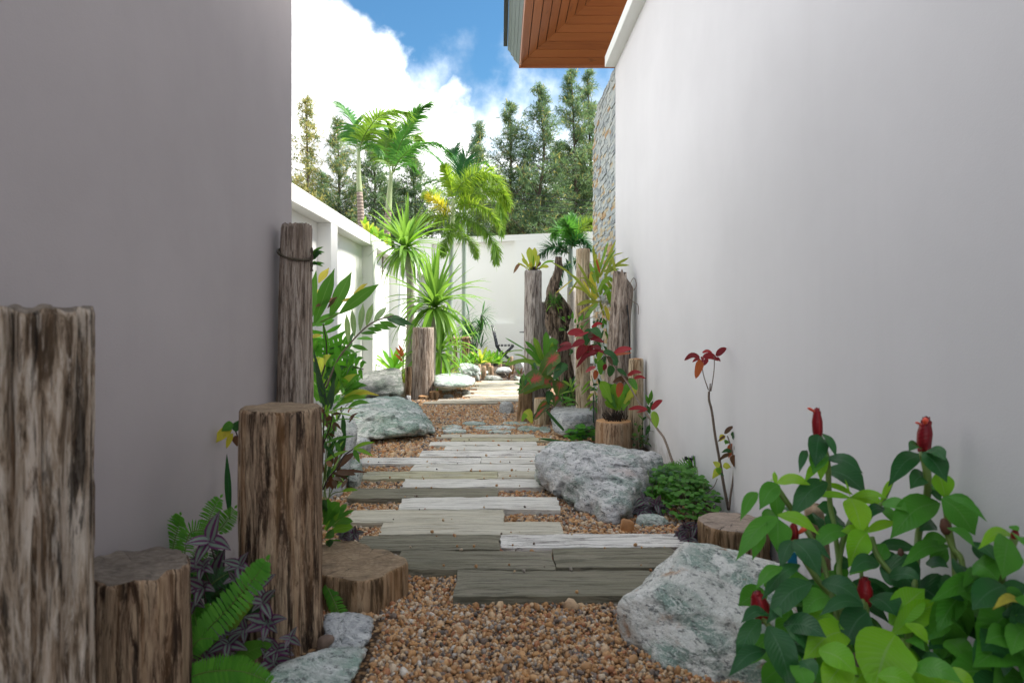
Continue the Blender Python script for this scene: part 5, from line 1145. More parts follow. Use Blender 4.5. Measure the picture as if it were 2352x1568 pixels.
# plant with arching stems in front of the white-grey rock
st = thing('arching_leafy_plant', 'plant with long arching green and bronze leaves in front of the tall grey-white rock', 'plant', at(742, 1170, 3.1))
random.seed(51); YS = 3.1
def c4(x, y): return (735+.2379*x, 918.8+.2379*y)   # zoom of x 1280..1500
for (x0, y0, x1, y1, w, m, a) in [(45, 130, 390, 75, 14, G_lime, .12), (45, 120, 412, 188, 14, G_lime, .16), (45, 215, 370, 190, 12, G_mid, .06), (45, 415, 345, 345, 26, G_mid, .03), (45, 590, 275, 485, 34, G_lime, .02), (150, 700, 465, 700, 30, G_bronze, .14), (150, 700, 350, 720, 60, G_bronze, .0), (120, 700, 280, 770, 40, G_bronze, .05), (320, 465, 531, 405, 34, G_lime, .12), (320, 470, 515, 540, 36, G_lime, .08), (325, 480, 385, 610, 46, G_mid, .05), (160, 660, 345, 500, 60, G_bronze, .05), (150, 400, 200, 520, 40, G_mid, 0), (60, 170, 110, 200, 60, G_bronze, .1), (120, 140, 210, 130, 24, G_bronze, .1), (130, 210, 210, 290, 24, G_bronze, .05), (130, 220, 140, 310, 30, G_bronze, 0), (80, 290, 90, 340, 24, G_brown, 0), (70, 330, 150, 350, 24, G_bronze, .1), (120, 750, 230, 800, 34, G_bronze, .05), (130, 770, 150, 860, 40, G_bronze, 0), (100, 780, 60, 860, 40, G_bronze, 0), (60, 600, 120, 640, 50, G_brown, 0), (50, 440, 150, 560, 24, G_dark, .05), (200, 110, 215, 55, 22, G_bronze, 0), (225, 105, 285, 35, 24, G_bronze, 0), (270, 120, 310, 85, 20, G_rust, 0), (280, 180, 370, 120, 18, G_bronze, 0), (280, 215, 340, 150, 18, G_bronze, 0), (50, 330, 60, 280, 20, G_mid, 0), (45, 370, 50, 310, 22, G_mid, 0), (50, 100, 70, 40, 26, G_lime, 0), (45, 130, 100, 60, 22, G_mid, 0)]:
    a = c4(x0, y0); b = c4(x1, y1); pxleaf(st, m, a[0], a[1], b[0], b[1], w*.2379, YS+random.uniform(-.05, .05), random.uniform(-.1, .05), arch=.06, prof='lance', fold=.25)
for pts in ([(30, 860), (90, 740), (170, 650), (230, 540), (325, 465)], [(30, 420), (90, 280), (115, 180), (120, 130)], [(20, 700), (30, 400), (40, 100), (45, 60)]):
    stem(st, [at(*c4(x, y), YS) for x, y in pts], .004, M_stemr)
bush(st, at(742, 1170, 3.2), 46, (742, 940, 790, 1130), [G_mid, G_bronze, G_lime, G_dark], (.07, .14), (.016, .028), (3.15, 3.5), 'lance', 52, 5)
bush(gb, at(745, 945, 4.0), 50, (715, 860, 800, 935), [G_lime, G_mid, G_dark, G_fern], (.08, .16), (.03, .05), (3.8, 4.2), 'spoon', 53)
rs = thing('bird_nest_fern', 'glossy light green rosette of broad leaves between the thick stump and the plank path', 'plant', at(750, 1250, 2.75))
random.seed(61)
for (x0, y0, x1, y1, w, m) in [(40, 1200, 190, 985, 110, G_mid), (50, 1250, 190, 1060, 90, G_lime), (40, 1180, 80, 950, 80, G_mid), (60, 1300, 320, 1225, 90, G_lime), (60, 1260, 240, 1040, 70, G_mid), (90, 1230, 330, 1060, 40, G_mid), (120, 1220, 320, 1170, 60, G_mid), (55, 1370, 215, 1430, 95, G_mid), (50, 1330, 140, 1310, 80, G_mid), (45, 1430, 130, 1370, 60, G_dark), (40, 1150, 60, 960, 70, G_dark), (150, 1150, 260, 1000, 50, G_mid)]:
    a = c4(x0, y0); b = c4(x1, y1); pxleaf(rs, m, a[0], a[1], b[0], b[1], w*.2379, 2.7+random.uniform(-.05, .05), random.uniform(-.12, .02), .08, 'spoon', wave=.04, fold=.25)
# ---------------------------------------------------------------- purple striped creepers
def trad(label, whorls, Y, seed, group=None):
    r = random.Random(seed); c = at(*whorls[0][:2], Y); t = thing('striped_creeper', label, 'plant', c, group)
    for (x, y, n, L) in whorls:
        Yc = Y+r.uniform(-.04, .04); p = at(x, y, Yc); stem(t, [p+Vector((r.uniform(-.02, .02), .03, -.06)), p], .0025, M_stemr, k=4, n=5)
        a0 = r.uniform(0, 6.28)
        for k in range(n):
            a = a0+k*6.283/n+r.uniform(-.2, .2); d = Vector((math.cos(a), -.45+.3*math.sin(a)+r.uniform(-.3, .3), .30+.75*math.sin(a)*.8+r.uniform(-.25, .25))); l = L/FPX*Y*r.uniform(.55, 1.1)
            mb = MB(); leaf(mb, p, d, CAMW+UP*.6, l*1.1, l*.52, .5, .35, 'ovate', 7, r.uniform(-.3, .3)); mb.build('leaf', G_trad, t)
    return t
def c6(x, y): return (344.5+.3043*x, 1091+.3043*y)      # zoom of x 600..1500, y 1900..2731
trad('purple and silver striped creeper in front of the thick brown stump', [(*c6(450, 500), 6, 62), (*c6(890, 1110), 6, 58), (*c6(960, 1310), 6, 60), (*c6(680, 680), 5, 42), (*c6(400, 690), 5, 50), (*c6(330, 940), 5, 50), (*c6(590, 1270), 5, 44), (*c6(480, 1400), 5, 44), (*c6(640, 780), 5, 40), (*c6(820, 850), 4, 44), (*c6(850, 960), 4, 44), (*c6(940, 1410), 4, 50), (*c6(400, 840), 5, 44), (*c6(650, 1540), 6, 50), (*c6(1060, 1230), 4, 36), (*c6(550, 1180), 5, 40), (*c6(720, 1160), 4, 40)], 1.86, 3)
trad('tuft of purple striped leaves just behind the ringed low stump', [(*c4(250, 1250), 6, 22), (*c4(300, 1310), 6, 22), (*c4(220, 1300), 6, 22), (*c4(270, 1330), 5, 24), (*c4(340, 1290), 5, 26)], 2.72, 4)
trad('striped creeper in the angle between the big grey boulder and the flat green stone', [(1478, 1150, 6, 34), (1492, 1168, 6, 30), (1506, 1158, 5, 26), (1520, 1166, 5, 26), (1484, 1176, 5, 26), (1470, 1172, 5, 24)], 3.42, 5)
trad('wine and silver striped creeper at the right end of the white flaking plank', [(1572, 1212, 6, 30), (1588, 1222, 6, 34), (1560, 1228, 6, 26), (1600, 1232, 5, 30), (1580, 1236, 6, 28), (1596, 1210, 5, 24)], 2.98, 6)
# ---------------------------------------------------------------- sword ferns
def swordfern(parent, pts, w, mat, n=30, seed=0):
    """pts are (x, y, depth); w is the leaflet length in metres"""
    r = random.Random(seed); P = bez([at(*q) for q in pts], 30); spc = sum((P[i+1]-P[i]).length for i in range(30))/n; mb = MB(); tube(mb, P, [.0022*(1-i/40) for i in range(31)], 4, m=1)
    for k in range(n):
        u = .06+.93*k/n; i = min(int(u*30), 29); p = P[i].lerp(P[i+1], u*30-i); t = (P[min(i+2, 30)]-P[max(i-1, 0)]).normalized(); s = t.cross(CAMW).normalized(); l = w*(math.sin(math.pi*(.16+.80*u))**.6)
        for sd in (-1, 1): leaf(mb, p, s*sd+t*.30+Vector((0, 0, r.uniform(-.1, .15))), CAMW+UP*.5, l*r.uniform(.9, 1.05), spc*.72, .35, .15, 'strap', 4, r.uniform(-.3, .3))
    leaf(mb, P[-1], P[-1]-P[-3], CAMW, w*.4, w*.25, 0, .1, 'lance', 3)
    return mb.build('frond', [mat, M_stem], parent)
sf = thing('sword_fern', 'green sword ferns growing between the two front stumps and the thick brown stump', 'fern', at(480, 1560, 1.9))
def q6(x, y, Y): return (*c6(x, y), Y)
for k, (pts, w, m, n) in enumerate([([q6(300, 1320, 1.8), q6(430, 1170, 1.76), q6(620, 970, 1.72), q6(800, 760, 1.70), q6(878, 640, 1.70)], .043, G_fern, 30), ([q6(160, 640, 2.1), q6(180, 520, 2.1), q6(215, 380, 2.08), q6(230, 300, 2.05)], .042, G_fern, 24), ([q6(430, 480, 2.2), q6(440, 360, 2.2), q6(480, 250, 2.2), q6(530, 170, 2.2)], .038, G_fern, 22), ([q6(520, 420, 2.25), q6(580, 340, 2.25), q6(640, 250, 2.25)], .036, G_fern, 16), ([q6(260, 600, 2.0), q6(300, 440, 2.0), q6(420, 410, 2.0), q6(520, 430, 2.0)], .035, G_fern, 24), ([q6(250, 1540, 1.7), q6(450, 1480, 1.66), q6(700, 1480, 1.62), q6(930, 1568, 1.6)], .04, G_fern, 34), ([q6(290, 1400, 1.85), q6(350, 1200, 1.85), q6(340, 1050, 1.85), q6(320, 930, 1.85)], .04, G_fern, 26), ([q6(420, 860, 1.95), q6(520, 780, 1.95), q6(620, 720, 1.95)], .034, G_dark, 20), ([q6(480, 740, 2.05), q6(500, 620, 2.05), q6(520, 560, 2.05)], .03, G_dark, 16), ([q6(300, 1330, 1.75), q6(370, 1240, 1.74), q6(480, 1230, 1.73)], .034, G_fern, 16)]):
    swordfern(sf, pts, w, m, n, 400+k)
sf2 = thing('sword_fern', 'single small fern frond hanging over the pale grey slab right of the thick stump', 'fern', at(748, 1340, 2.3))
swordfern(sf2, [(745, 1335, 2.32), (765, 1375, 2.28), (790, 1430, 2.2), (815, 1458, 2.14)], .032, G_fern, 30, 420)
for k, (pts, w, n) in enumerate([([q6(330, 1250, 1.9), q6(400, 1100, 1.88), q6(470, 980, 1.86)], .036, 20), ([q6(560, 1300, 1.9), q6(480, 1200, 1.88), q6(420, 1080, 1.86)], .034, 20), ([q6(330, 760, 2.05), q6(360, 640, 2.05), q6(420, 560, 2.05)], .034, 18), ([q6(540, 1500, 1.78), q6(640, 1440, 1.76), q6(760, 1420, 1.74)], .032, 18)]): swordfern(sf, pts, w, G_fern, n, 460+k)
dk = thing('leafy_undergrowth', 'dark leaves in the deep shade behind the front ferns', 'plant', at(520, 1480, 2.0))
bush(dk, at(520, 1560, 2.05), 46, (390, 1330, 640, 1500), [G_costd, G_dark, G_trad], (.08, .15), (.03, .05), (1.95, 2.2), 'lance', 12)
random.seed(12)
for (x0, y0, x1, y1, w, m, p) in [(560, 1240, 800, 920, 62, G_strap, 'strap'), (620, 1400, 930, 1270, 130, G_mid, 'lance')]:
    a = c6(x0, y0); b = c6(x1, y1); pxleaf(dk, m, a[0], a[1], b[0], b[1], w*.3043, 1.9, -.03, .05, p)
vn = thing('climbing_plant', 'small climbing plant with a yellowed leaf at the wall left of the thick stump', 'plant', at(530, 1080, 2.5))
for (x0, y0, x1, y1, w, m) in [(532, 985, 487, 1020, 26, G_gold), (536, 975, 508, 990, 20, G_mid), (540, 990, 548, 965, 18, G_dark), (545, 985, 570, 968, 18, G_dark), (535, 995, 520, 1030, 16, G_gold), (540, 1000, 545, 1025, 14, G_bronze), (528, 1190, 521, 1042, 16, G_costd)]: pxleaf(vn, m, x0, y0, x1, y1, w, 2.45, 0, .06, 'ovate' if w > 17 else 'lance')
stem(vn, [at(560, 1050, 2.5), at(545, 1000, 2.48), at(535, 975, 2.45)], .003, M_stemr)
# ---------------------------------------------------------------- right side plants
def cA(x, y): return (1159.9+.2015*x, 660.3+.2015*y)
def cB(x, y): return (1234.6+.1831*x, 660.3+.1831*y)
def cC(x, y): return (1177.1+.1465*x, 545.5+.1465*y)
def cD(x, y): return (1550.4+.2563*x, 775.2+.2563*y)
def cE(x, y): return (1435.5+.1831*x, 1004.9+.1831*y)
def leaves(parent, cv, k, Y, lst, prof='lance', arch=.05, jY=.06, nm='leaf', face=None, wave=.03, fold=.25, off=0):
    for q in lst:
        x0, y0, x1, y1, w, m = q[:6]; a = cv(x0, y0); b = cv(x1, y1); ar = q[6] if len(q) > 6 else arch; pr = q[7] if len(q) > 7 else prof
        pxleaf(parent, m, a[0], a[1], b[0], b[1], w*k, Y+random.uniform(-jY, jY)+off, random.uniform(-jY, jY*1.5), ar, pr, face=face, name=nm, wave=wave, fold=fold)
random.seed(71)
bn = thing('bird_nest_fern', 'yellow bird nest fern with a curled dry leaf on top of the tall silver-grey post', 'fern', at(1225, 622, 6.75))
leaves(bn, cC, .1465, 6.72, [(300, 500, 262, 150, 95, G_yell), (330, 500, 350, 155, 85, G_yell), (280, 500, 150, 325, 60, G_yell), (270, 510, 80, 395, 26, G_yell), (370, 490, 410, 270, 50, G_yell), (390, 500, 665, 368, 34, G_lime, .15), (400, 500, 570, 460, 50, G_yell, .15), (300, 495, 275, 390, 55, G_gold), (350, 495, 440, 380, 60, G_brown), (200, 470, 15, 560, 44, G_brown, .45), (240, 490, 140, 240, 26, G_yell), (350, 500, 430, 330, 40, G_lime), (320, 500, 300, 250, 60, G_lime)], 'spoon', .03, .05, 'frond')
mb = MB()
for k in range(60):
    a = random.uniform(0, 6.28); r = random.uniform(.0, .06); c = at(1225, 618, 6.73)+Vector((r*math.cos(a), r*math.sin(a), 0)); tube(mb, [c-Vector((0, 0, .03)), c+Vector((random.gauss(0, .02), random.gauss(0, .02), random.uniform(0, .03)))], .003, 3)
mb.build('root_mat', M_fibre, bn)
# air plant on the driftwood
ap = thing('air_plant', 'tufted green air plant sitting on the twisted driftwood', 'plant', at(1274, 705, 6.3))
for k in range(5): rosette(ap, at(*cC(600+k*32, 990+(k % 2)*55), 6.32), 24, .085, .007, [G_fern, G_mid, G_dark], -30, 85, .5, 'sword', 500+k)
leaves(ap, cC, .1465, 6.3, [(620, 1070, 525, 1175, 18, G_lime, .2), (690, 1090, 730, 1190, 18, G_lime, .2), (720, 1100, 795, 1120, 18, G_lime, .1)])
# orchids with strap leaves
oc = thing('strap_leaved_orchid', 'large olive-yellow strap-leaved orchid tied between the tan post and the split grey post', 'orchid', at(*cC(1380, 950), 5.9))
leaves(oc, cC, .1465*1.35, 5.85, [(1270, 1000, 580, 365, 26, G_orch, .1), (1240, 960, 900, 560, 30, G_orch, .08), (1230, 800, 1015, 395, 30, G_orch, .05), (1300, 980, 940, 760, 26, G_orch, .1), (1230, 900, 1100, 670, 22, G_gold, .05), (940, 660, 670, 880, 14, G_gold, .0), (1010, 690, 880, 900, 20, G_orch, .0), (1270, 760, 1020, 640, 16, G_orch, .2),
 (1290, 970, 1230, 520, 66, G_gold, .0), (1230, 520, 1300, 505, 34, G_lime, .2), (1300, 700, 1210, 390, 34, G_strap, .0), (1330, 640, 1340, 330, 60, G_strap, .0), (1345, 720, 1260, 120, 34, G_orch, .0), (1290, 360, 1320, 260, 30, G_orch, .0), (1350, 560, 1500, 60, 26, G_strap, .0), (1370, 620, 1625, 30, 26, G_orch, .0), (1400, 540, 1620, 170, 20, G_strap, .0), (1400, 560, 1745, 235, 14, G_orch, .2),
 (1450, 640, 1580, 300, 30, G_orch, .0), (1570, 300, 1640, 740, 28, G_orch, .0), (1480, 560, 1830, 315, 30, G_orch, .05), (1430, 540, 1835, 435, 34, G_orch, .1), (1440, 590, 1680, 495, 26, G_strap, .1), (1420, 720, 1580, 690, 44, G_strap, .3), (1390, 760, 1430, 720, 30, G_strap, .2), (1415, 735, 1580, 1165, 56, G_lime, .18), (1370, 900, 1440, 730, 34, G_strap, .2), (1540, 860, 1725, 1080, 40, G_orch, .15), (1450, 660, 1570, 840, 40, G_orch, .1),
 (1340, 1020, 1010, 1060, 40, G_orch, .1), (1400, 1000, 1110, 1180, 26, G_orch, .1), (1330, 1040, 1130, 1290, 50, G_strap, .05), (1330, 1040, 1020, 1215, 18, G_gold, .1), (1370, 1010, 1440, 1240, 26, G_orch, .0), (1440, 1070, 1525, 1330, 40, G_gold, .1), (1560, 1010, 1680, 1220, 26, G_orch, .1), (1340, 860, 1440, 640, 30, G_strap, 0), (1290, 880, 1180, 640, 26, G_strap, 0), (1420, 900, 1620, 760, 26, G_strap, .1), (1350, 940, 1270, 740, 24, G_orch, 0), (1310, 330, 1370, 560, 22, G_rust, .0)], 'strap', .05, .07)
mb = MB(); r_ = random.Random(7)
for k in range(70):
    a = at(*cC(r_.uniform(1130, 1560), r_.uniform(900, 1090)), 5.9+r_.uniform(-.05, .08)); b = a+Vector((r_.gauss(0, .05), r_.gauss(0, .04), r_.gauss(0, .03))); c = b+Vector((r_.gauss(0, .03), 0, r_.gauss(-.03, .03))); tube(mb, bez([a, b, c], 5), .0022, 3)
for pts in ([(1460, 1060), (1380, 1180), (1290, 1350), (1240, 1480)], [(1500, 1040), (1640, 1130), (1710, 1320), (1680, 1480), (1640, 1568)], [(1380, 1190), (1360, 1300), (1340, 1400)], [(1300, 1230), (1100, 1310), (950, 1400)], [(1460, 1250), (1540, 1400), (1600, 1500)], [(1540, 1290), (1660, 1420), (1690, 1500)]):
    tube(mb, bez([at(*cC(x, y), 5.75) for x, y in pts], 14), .0035, 4)
mb.build('aerial_roots', mat_plain('aerial_root', (.36, .33, .26), .7, var=.3), oc)
ug = thing('leafy_undergrowth', 'dark green leaves filling the gap between the tan post and the split grey post', 'plant', at(1390, 960, 5.95))
bush(ug, at(1395, 900, 6.0), 70, (1365, 715, 1415, 960), [G_dark, G_mid, G_costd, G_dark], (.05, .10), (.02, .035), (5.85, 6.1), 'oval', 13, 8)
bush(ug, at(1330, 780, 6.0), 22, (1290, 725, 1350, 765), [G_dark, G_mid], (.06, .11), (.02, .03), (5.85, 6.0), 'lance', 14, 8)
# thin trailing roots on the split post
mb = MB()
for pts, Y in (([(1443, 663), (1452, 642), (1458, 640), (1462, 655), (1455, 668)], 5.6), ([(1440, 683), (1456, 694), (1466, 702), (1466, 722)], 5.55)): tube(mb, bez([at(x, y, Y) for x, y in pts], 12), .003, 4)
tag(mb.build('dry_tendrils', M_stemd, origin=at(1450, 680, 5.6)), 'thin dry tendrils curling off the top of the split grey post', 'tendrils')
# clump of strap leaves beside the silver post
sg = thing('strap_leaved_plant', 'green strap-leaved clump arching over the path end beside the silver-grey post', 'plant', at(*cA(420, 900), 6.3))
leaves(sg, cA, .2015*1.35, 6.3, [(430, 830, 225, 610, 34, G_mid), (420, 820, 325, 565, 40, G_strap), (440, 830, 365, 670, 30, G_strap), (400, 860, 225, 690, 36, G_mid), (420, 880, 0, 890, 34, G_strap, .12), (10, 890, 60, 790, 14, G_lime, 0), (220, 700, 0, 570, 12, G_mid, .0), (200, 715, 0, 745, 10, G_strap, .05), (280, 840, 100, 760, 12, G_strap, .1), (470, 800, 468, 500, 46, G_mid, .02), (500, 800, 480, 580, 38, G_mid), (520, 810, 540, 620, 30, G_strap), (540, 820, 600, 600, 34, G_mid), (490, 780, 455, 600, 34, G_dark), (560, 800, 510, 590, 30, G_mid, .1), (600, 640, 500, 590, 40, G_mid), (410, 900, 270, 860, 18, G_strap), (400, 1000, 300, 900, 22, G_mid), (360, 960, 330, 850, 20, G_dark), (470, 880, 520, 740, 30, G_mid), (520, 860, 560, 740, 26, G_dark), (380, 960, 250, 840, 20, G_mid)], 'strap', .05, .1)
# caladium
cl = thing('caladium', 'big spotted leaves with red hearts in front of the strap-leaved clump', 'plant', at(*cA(500, 1240), 6.15)); YC = 6.05
for (x0, y0, x1, y1, w, m) in [(540, 910, 380, 1040, 150, G_cal), (620, 760, 380, 1040, 165, G_cal), (640, 880, 475, 1000, 120, G_cal), (430, 1010, 150, 1215, 190, G_cal), (560, 1060, 210, 1220, 130, G_cal), (690, 880, 550, 1060, 110, G_dark), (640, 1070, 600, 1250, 160, G_cal), (560, 1090, 470, 1160, 90, G_cal), (520, 1180, 490, 1330, 80, G_dark), (600, 1230, 560, 1360, 80, G_cal), (230, 1400, 310, 1550, 100, G_yell), (330, 1500, 540, 1330, 60, G_cal), (240, 1440, 190, 1530, 50, G_lime), (480, 1300, 340, 1500, 70, G_cal), (700, 870, 640, 960, 60, G_dark)]:
    a = cA(x0, y0); b = cA(x1, y1); pxleaf(cl, m, a[0], a[1], b[0], b[1], w*.2015, YC+random.uniform(-.08, .08), random.uniform(-.1, .05), .12, 'heart', face=(random.uniform(-.4, .2), -1, random.uniform(.3, .8)), wave=.03, fold=.18)
for q in ([(480, 1240), (560, 1060), (530, 910)], [(480, 1240), (540, 1120), (630, 1080)], [(470, 1240), (440, 1180), (400, 1080)], [(300, 1480), (400, 1440), (520, 1370)]): stem(cl, [at(*cA(x, y), YC+.05) for x, y in q], .004, M_stemr)
lf = thing('lance_leaved_plant', 'light green narrow-leaved shoots between the caladium and the tan post', 'plant', at(*cA(780, 1330), 5.95))
leaves(lf, cA, .2015, 5.9, [(755, 1130, 640, 1055, 26, G_strap), (750, 1120, 745, 1020, 22, G_strap), (750, 1140, 820, 1040, 18, G_lime), (760, 1180, 620, 1220, 16, G_strap), (760, 1190, 855, 1095, 16, G_strap), (780, 1260, 650, 1320, 26, G_mid), (790, 1290, 645, 1250, 26, G_mid), (800, 1330, 690, 1340, 22, G_mid), (800, 1280, 640, 1320, 20, G_lime), (870, 1220, 1000, 1110, 18, G_lime), (870, 1180, 990, 1040, 22, G_lime), (1010, 1200, 925, 1290, 26, G_yell), (1005, 1290, 895, 1365, 24, G_strap), (1010, 1340, 960, 1410, 20, G_strap), (1040, 1180, 1090, 1110, 20, G_mid), (1030, 1260, 1110, 1210, 22, G_mid), (1050, 1400, 1110, 1480, 26, G_mid), (1060, 1440, 1020, 1360, 26, G_mid), (170, 990, 130, 930, 26, G_mid), (200, 1000, 165, 1120, 30, G_dark), (190, 1110, 100, 1090, 18, G_mid), (210, 1060, 215, 970, 26, G_mid), (210, 1090, 270, 1000, 20, G_mid), (230, 1120, 240, 1040, 26, G_dark), (250, 1060, 320, 1010, 26, G_strap), (190, 1150, 130, 1180, 20, G_mid), (300, 1110, 250, 1020, 20, G_mid)], 'lance', .06)
for q in ([(830, 1345), (790, 1270), (755, 1150), (745, 1050)], [(1110, 1480), (1050, 1350), (1020, 1150), (985, 1000)], [(215, 1200), (200, 1100), (180, 980)]): stem(lf, [at(*cA(x, y), 5.92) for x, y in q], .0045, M_stem)
stem(lf, [at(*cA(1010, 1540), 5.6), at(*cA(1005, 1200), 5.6)], .006, mat_plain('green_stake', (.01, .06, .03), .4), 'stake')
bush(lf, at(1310, 950, 6.1), 60, (1262, 880, 1345, 930), [G_dark, G_mid, G_costd], (.06, .12), (.02, .035), (6.1, 6.35), 'lance', 15, 6)
# bird nest fern on the orange stump
nf = thing('bird_nest_fern', 'broad-leaved green bird nest fern standing on the sawn orange stump', 'fern', at(1410, 960, 5.3))
leaves(nf, cB, .1831, 5.3, [(930, 1440, 790, 1170, 120, G_lime), (960, 1440, 890, 1200, 110, G_mid), (1000, 1460, 960, 1200, 100, G_lime), (1060, 1460, 1150, 1220, 120, G_lime), (1090, 1470, 1230, 1250, 90, G_yell), (1000, 1540, 840, 1430, 90, G_lime), (1000, 1540, 920, 1360, 110, G_lime), (1030, 1540, 1020, 1380, 90, G_lime), (1070, 1540, 1120, 1390, 100, G_lime), (1060, 1500, 1260, 1220, 70, G_yell), (960, 1500, 800, 1300, 80, G_lime), (1080, 1520, 1190, 1330, 90, G_mid)], 'spoon', .04, .05, 'frond')
leaves(nf, cB, .1831, 5.33, [(980, 1500, 850, 1240, 100, G_mid), (1020, 1500, 1060, 1230, 110, G_lime), (1080, 1500, 1170, 1290, 90, G_mid), (990, 1530, 870, 1350, 80, G_mid)], 'spoon', .04, .05, 'frond')
mb = MB()
for k in range(90):
    a = random.uniform(0, 6.28); r = random.uniform(.0, .09); c = at(1412, 958, 5.3)+Vector((r*math.cos(a), r*math.sin(a)-.0, 0)); tube(mb, [c-Vector((0, 0, .03)), c+Vector((random.gauss(0, .03), random.gauss(0, .03), random.uniform(.0, .05)))], .004, 3)
mb.build('root_mat', M_fibre, nf)
# red leaved sapling
rl_ = thing('red_leaved_sapling', 'leaning sapling with wine-red and green leaves in front of the posts', 'sapling', at(1572, 1135, 4.0)); YR = 5.0
P = [at(1577, 1134, 3.95), at(1550, 1075, 4.1), at(1527, 1010, 4.3), at(1510, 985, 4.5), at(1470, 928, 4.7), at(1442, 880, 4.85), at(1418, 848, 4.95), at(1390, 815, 5.0), at(1365, 780, 5.05), at(1355, 752, 5.05)]
stem(rl_, P, (.009, .0035), M_stemd, 'trunk', 8, 40)
leaves(rl_, cB, .1831, 4.95, [(585, 590, 372, 580, 92, G_redl, .12), (640, 560, 455, 620, 34, G_redl, .0), (680, 500, 820, 460, 40, G_redl, .18), (640, 515, 610, 730, 90, G_costd), (680, 510, 790, 625, 100, G_dark), (650, 640, 700, 540, 60, G_bronze), (650, 640, 790, 610, 60, G_red), (660, 640, 840, 690, 60, G_red), (590, 670, 428, 745, 76, G_red), (430, 715, 272, 728, 40, G_red, .12), (440, 740, 240, 805, 60, G_red), (570, 720, 495, 910, 84, G_red), (590, 720, 560, 850, 90, G_red), (640, 730, 600, 850, 90, G_red), (690, 720, 640, 850, 70, G_red), (700, 740, 800, 780, 60, G_red), (740, 820, 480, 1015, 60, G_red, .2), (790, 780, 605, 860, 50, G_red), (420, 770, 400, 850, 70, G_dark), (660, 800, 600, 850, 40, G_dark), (810, 790, 750, 920, 60, G_strap), (830, 800, 1020, 940, 70, G_dark, .15), (860, 870, 800, 970, 60, G_dark), (800, 900, 790, 1095, 84, G_mid), (900, 890, 1000, 980, 90, G_costd), (950, 850, 1185, 765, 84, G_redl, .1), (960, 845, 1190, 818, 30, G_rust, .0), (930, 980, 900, 1120, 90, G_dark), (730, 1000, 600, 1060, 60, G_redl, .05), (740, 1040, 715, 1160, 60, G_rust), (860, 960, 830, 1040, 50, G_red), (1000, 1020, 1120, 1110, 50, G_dark), (1130, 1105, 1310, 1070, 50, G_redl, .15), (1210, 1140, 1360, 1140, 40, G_redl, .15), (1140, 1150, 940, 1190, 60, G_bronze, .12), (1150, 1140, 1250, 1290, 80, G_mid), (1040, 1190, 1010, 1380, 84, G_rust), (1130, 1200, 1090, 1350, 90, G_mid), (1120, 1120, 1060, 1200, 60, G_bronze), (860, 830, 760, 800, 40, G_red), (880, 860, 940, 980, 50, G_bronze), (700, 680, 730, 760, 60, G_dark), (1180, 1160, 1130, 1200, 40, G_red)], 'oval', .06, .07)
leaves(rl_, cB, .1831, 4.45, [(1380, 1530, 1130, 1530, 50, G_redl, .1), (1350, 1550, 1240, 1568, 24, G_redl), (1430, 1530, 1568, 1410, 60, G_redl, .1)], 'oval', .06, .03)
leaves(rl_, lambda x, y: (x, y), 1, 4.2, [(1499, 945, 1508, 983, 19, G_strap), (1590, 1095, 1618, 1083, 9, G_redl), (1563, 1095, 1543, 1093, 8, G_mid)], 'oval', .06, .02)
stem(rl_, [at(1430, 862, 4.9), at(1448, 868, 4.9), at(1452, 872, 4.9)], .0028, M_stemd, 'twig'); stem(rl_, [at(1390, 815, 5.0), at(1370, 850, 5.0)], .0028, M_stemd, 'twig'); stem(rl_, [at(1365, 780, 5.05), at(1320, 790, 5.0)], .0028, M_stemd, 'twig')
# tall thin sapling on the wall
ts = thing('red_leaved_sapling', 'thin bare-stemmed sapling with red leaves only at its top against the pale wall', 'sapling', at(1664, 1166, 3.38)); YT = 3.4
stem(ts, [at(*cD(x, y), YT) for x, y in [(480, 1540), (440, 1340), (400, 1100), (360, 880), (330, 660), (305, 560), (305, 480)]], (.008, .0055), M_stemd, 'trunk', 8, 24)
stem(ts, [at(*cD(x, y), YT) for x, y in [(300, 470), (265, 370), (245, 280), (240, 190)]], .0028, M_stemd, 'twig'); stem(ts, [at(*cD(x, y), YT) for x, y in [(322, 480), (340, 370), (352, 260), (350, 160)]], .0028, M_stemd, 'twig'); stem(ts, [at(*cD(x, y), YT) for x, y in [(313, 480), (316, 410)]], .004, M_stemd, 'twig')
leaves(ts, cD, .2563, YT, [(220, 180, 82, 205, 44, G_red, .25), (225, 190, 155, 220, 26, G_red, .1), (235, 200, 185, 368, 66, G_rust), (240, 170, 250, 225, 26, G_red), (250, 175, 390, 208, 56, G_red, .15), (245, 135, 335, 135, 24, G_redl, .15), (290, 190, 262, 250, 34, G_red), (370, 165, 462, 92, 50, G_red), (370, 180, 408, 215, 26, G_red, .1), (310, 145, 360, 160, 16, G_red)], 'oval', .08, .03)
ss = thing('small_shrub', 'small twiggy shrub with green and rust-brown leaves right of the thin tall sapling', 'shrub', at(1674, 1168, 3.36))
stem(ss, [at(*cD(x, y), 3.34) for x, y in [(485, 1540), (500, 1400), (525, 1230), (525, 1100), (505, 990), (470, 880)]], (.006, .003), M_stemd, 'trunk', 7, 20)
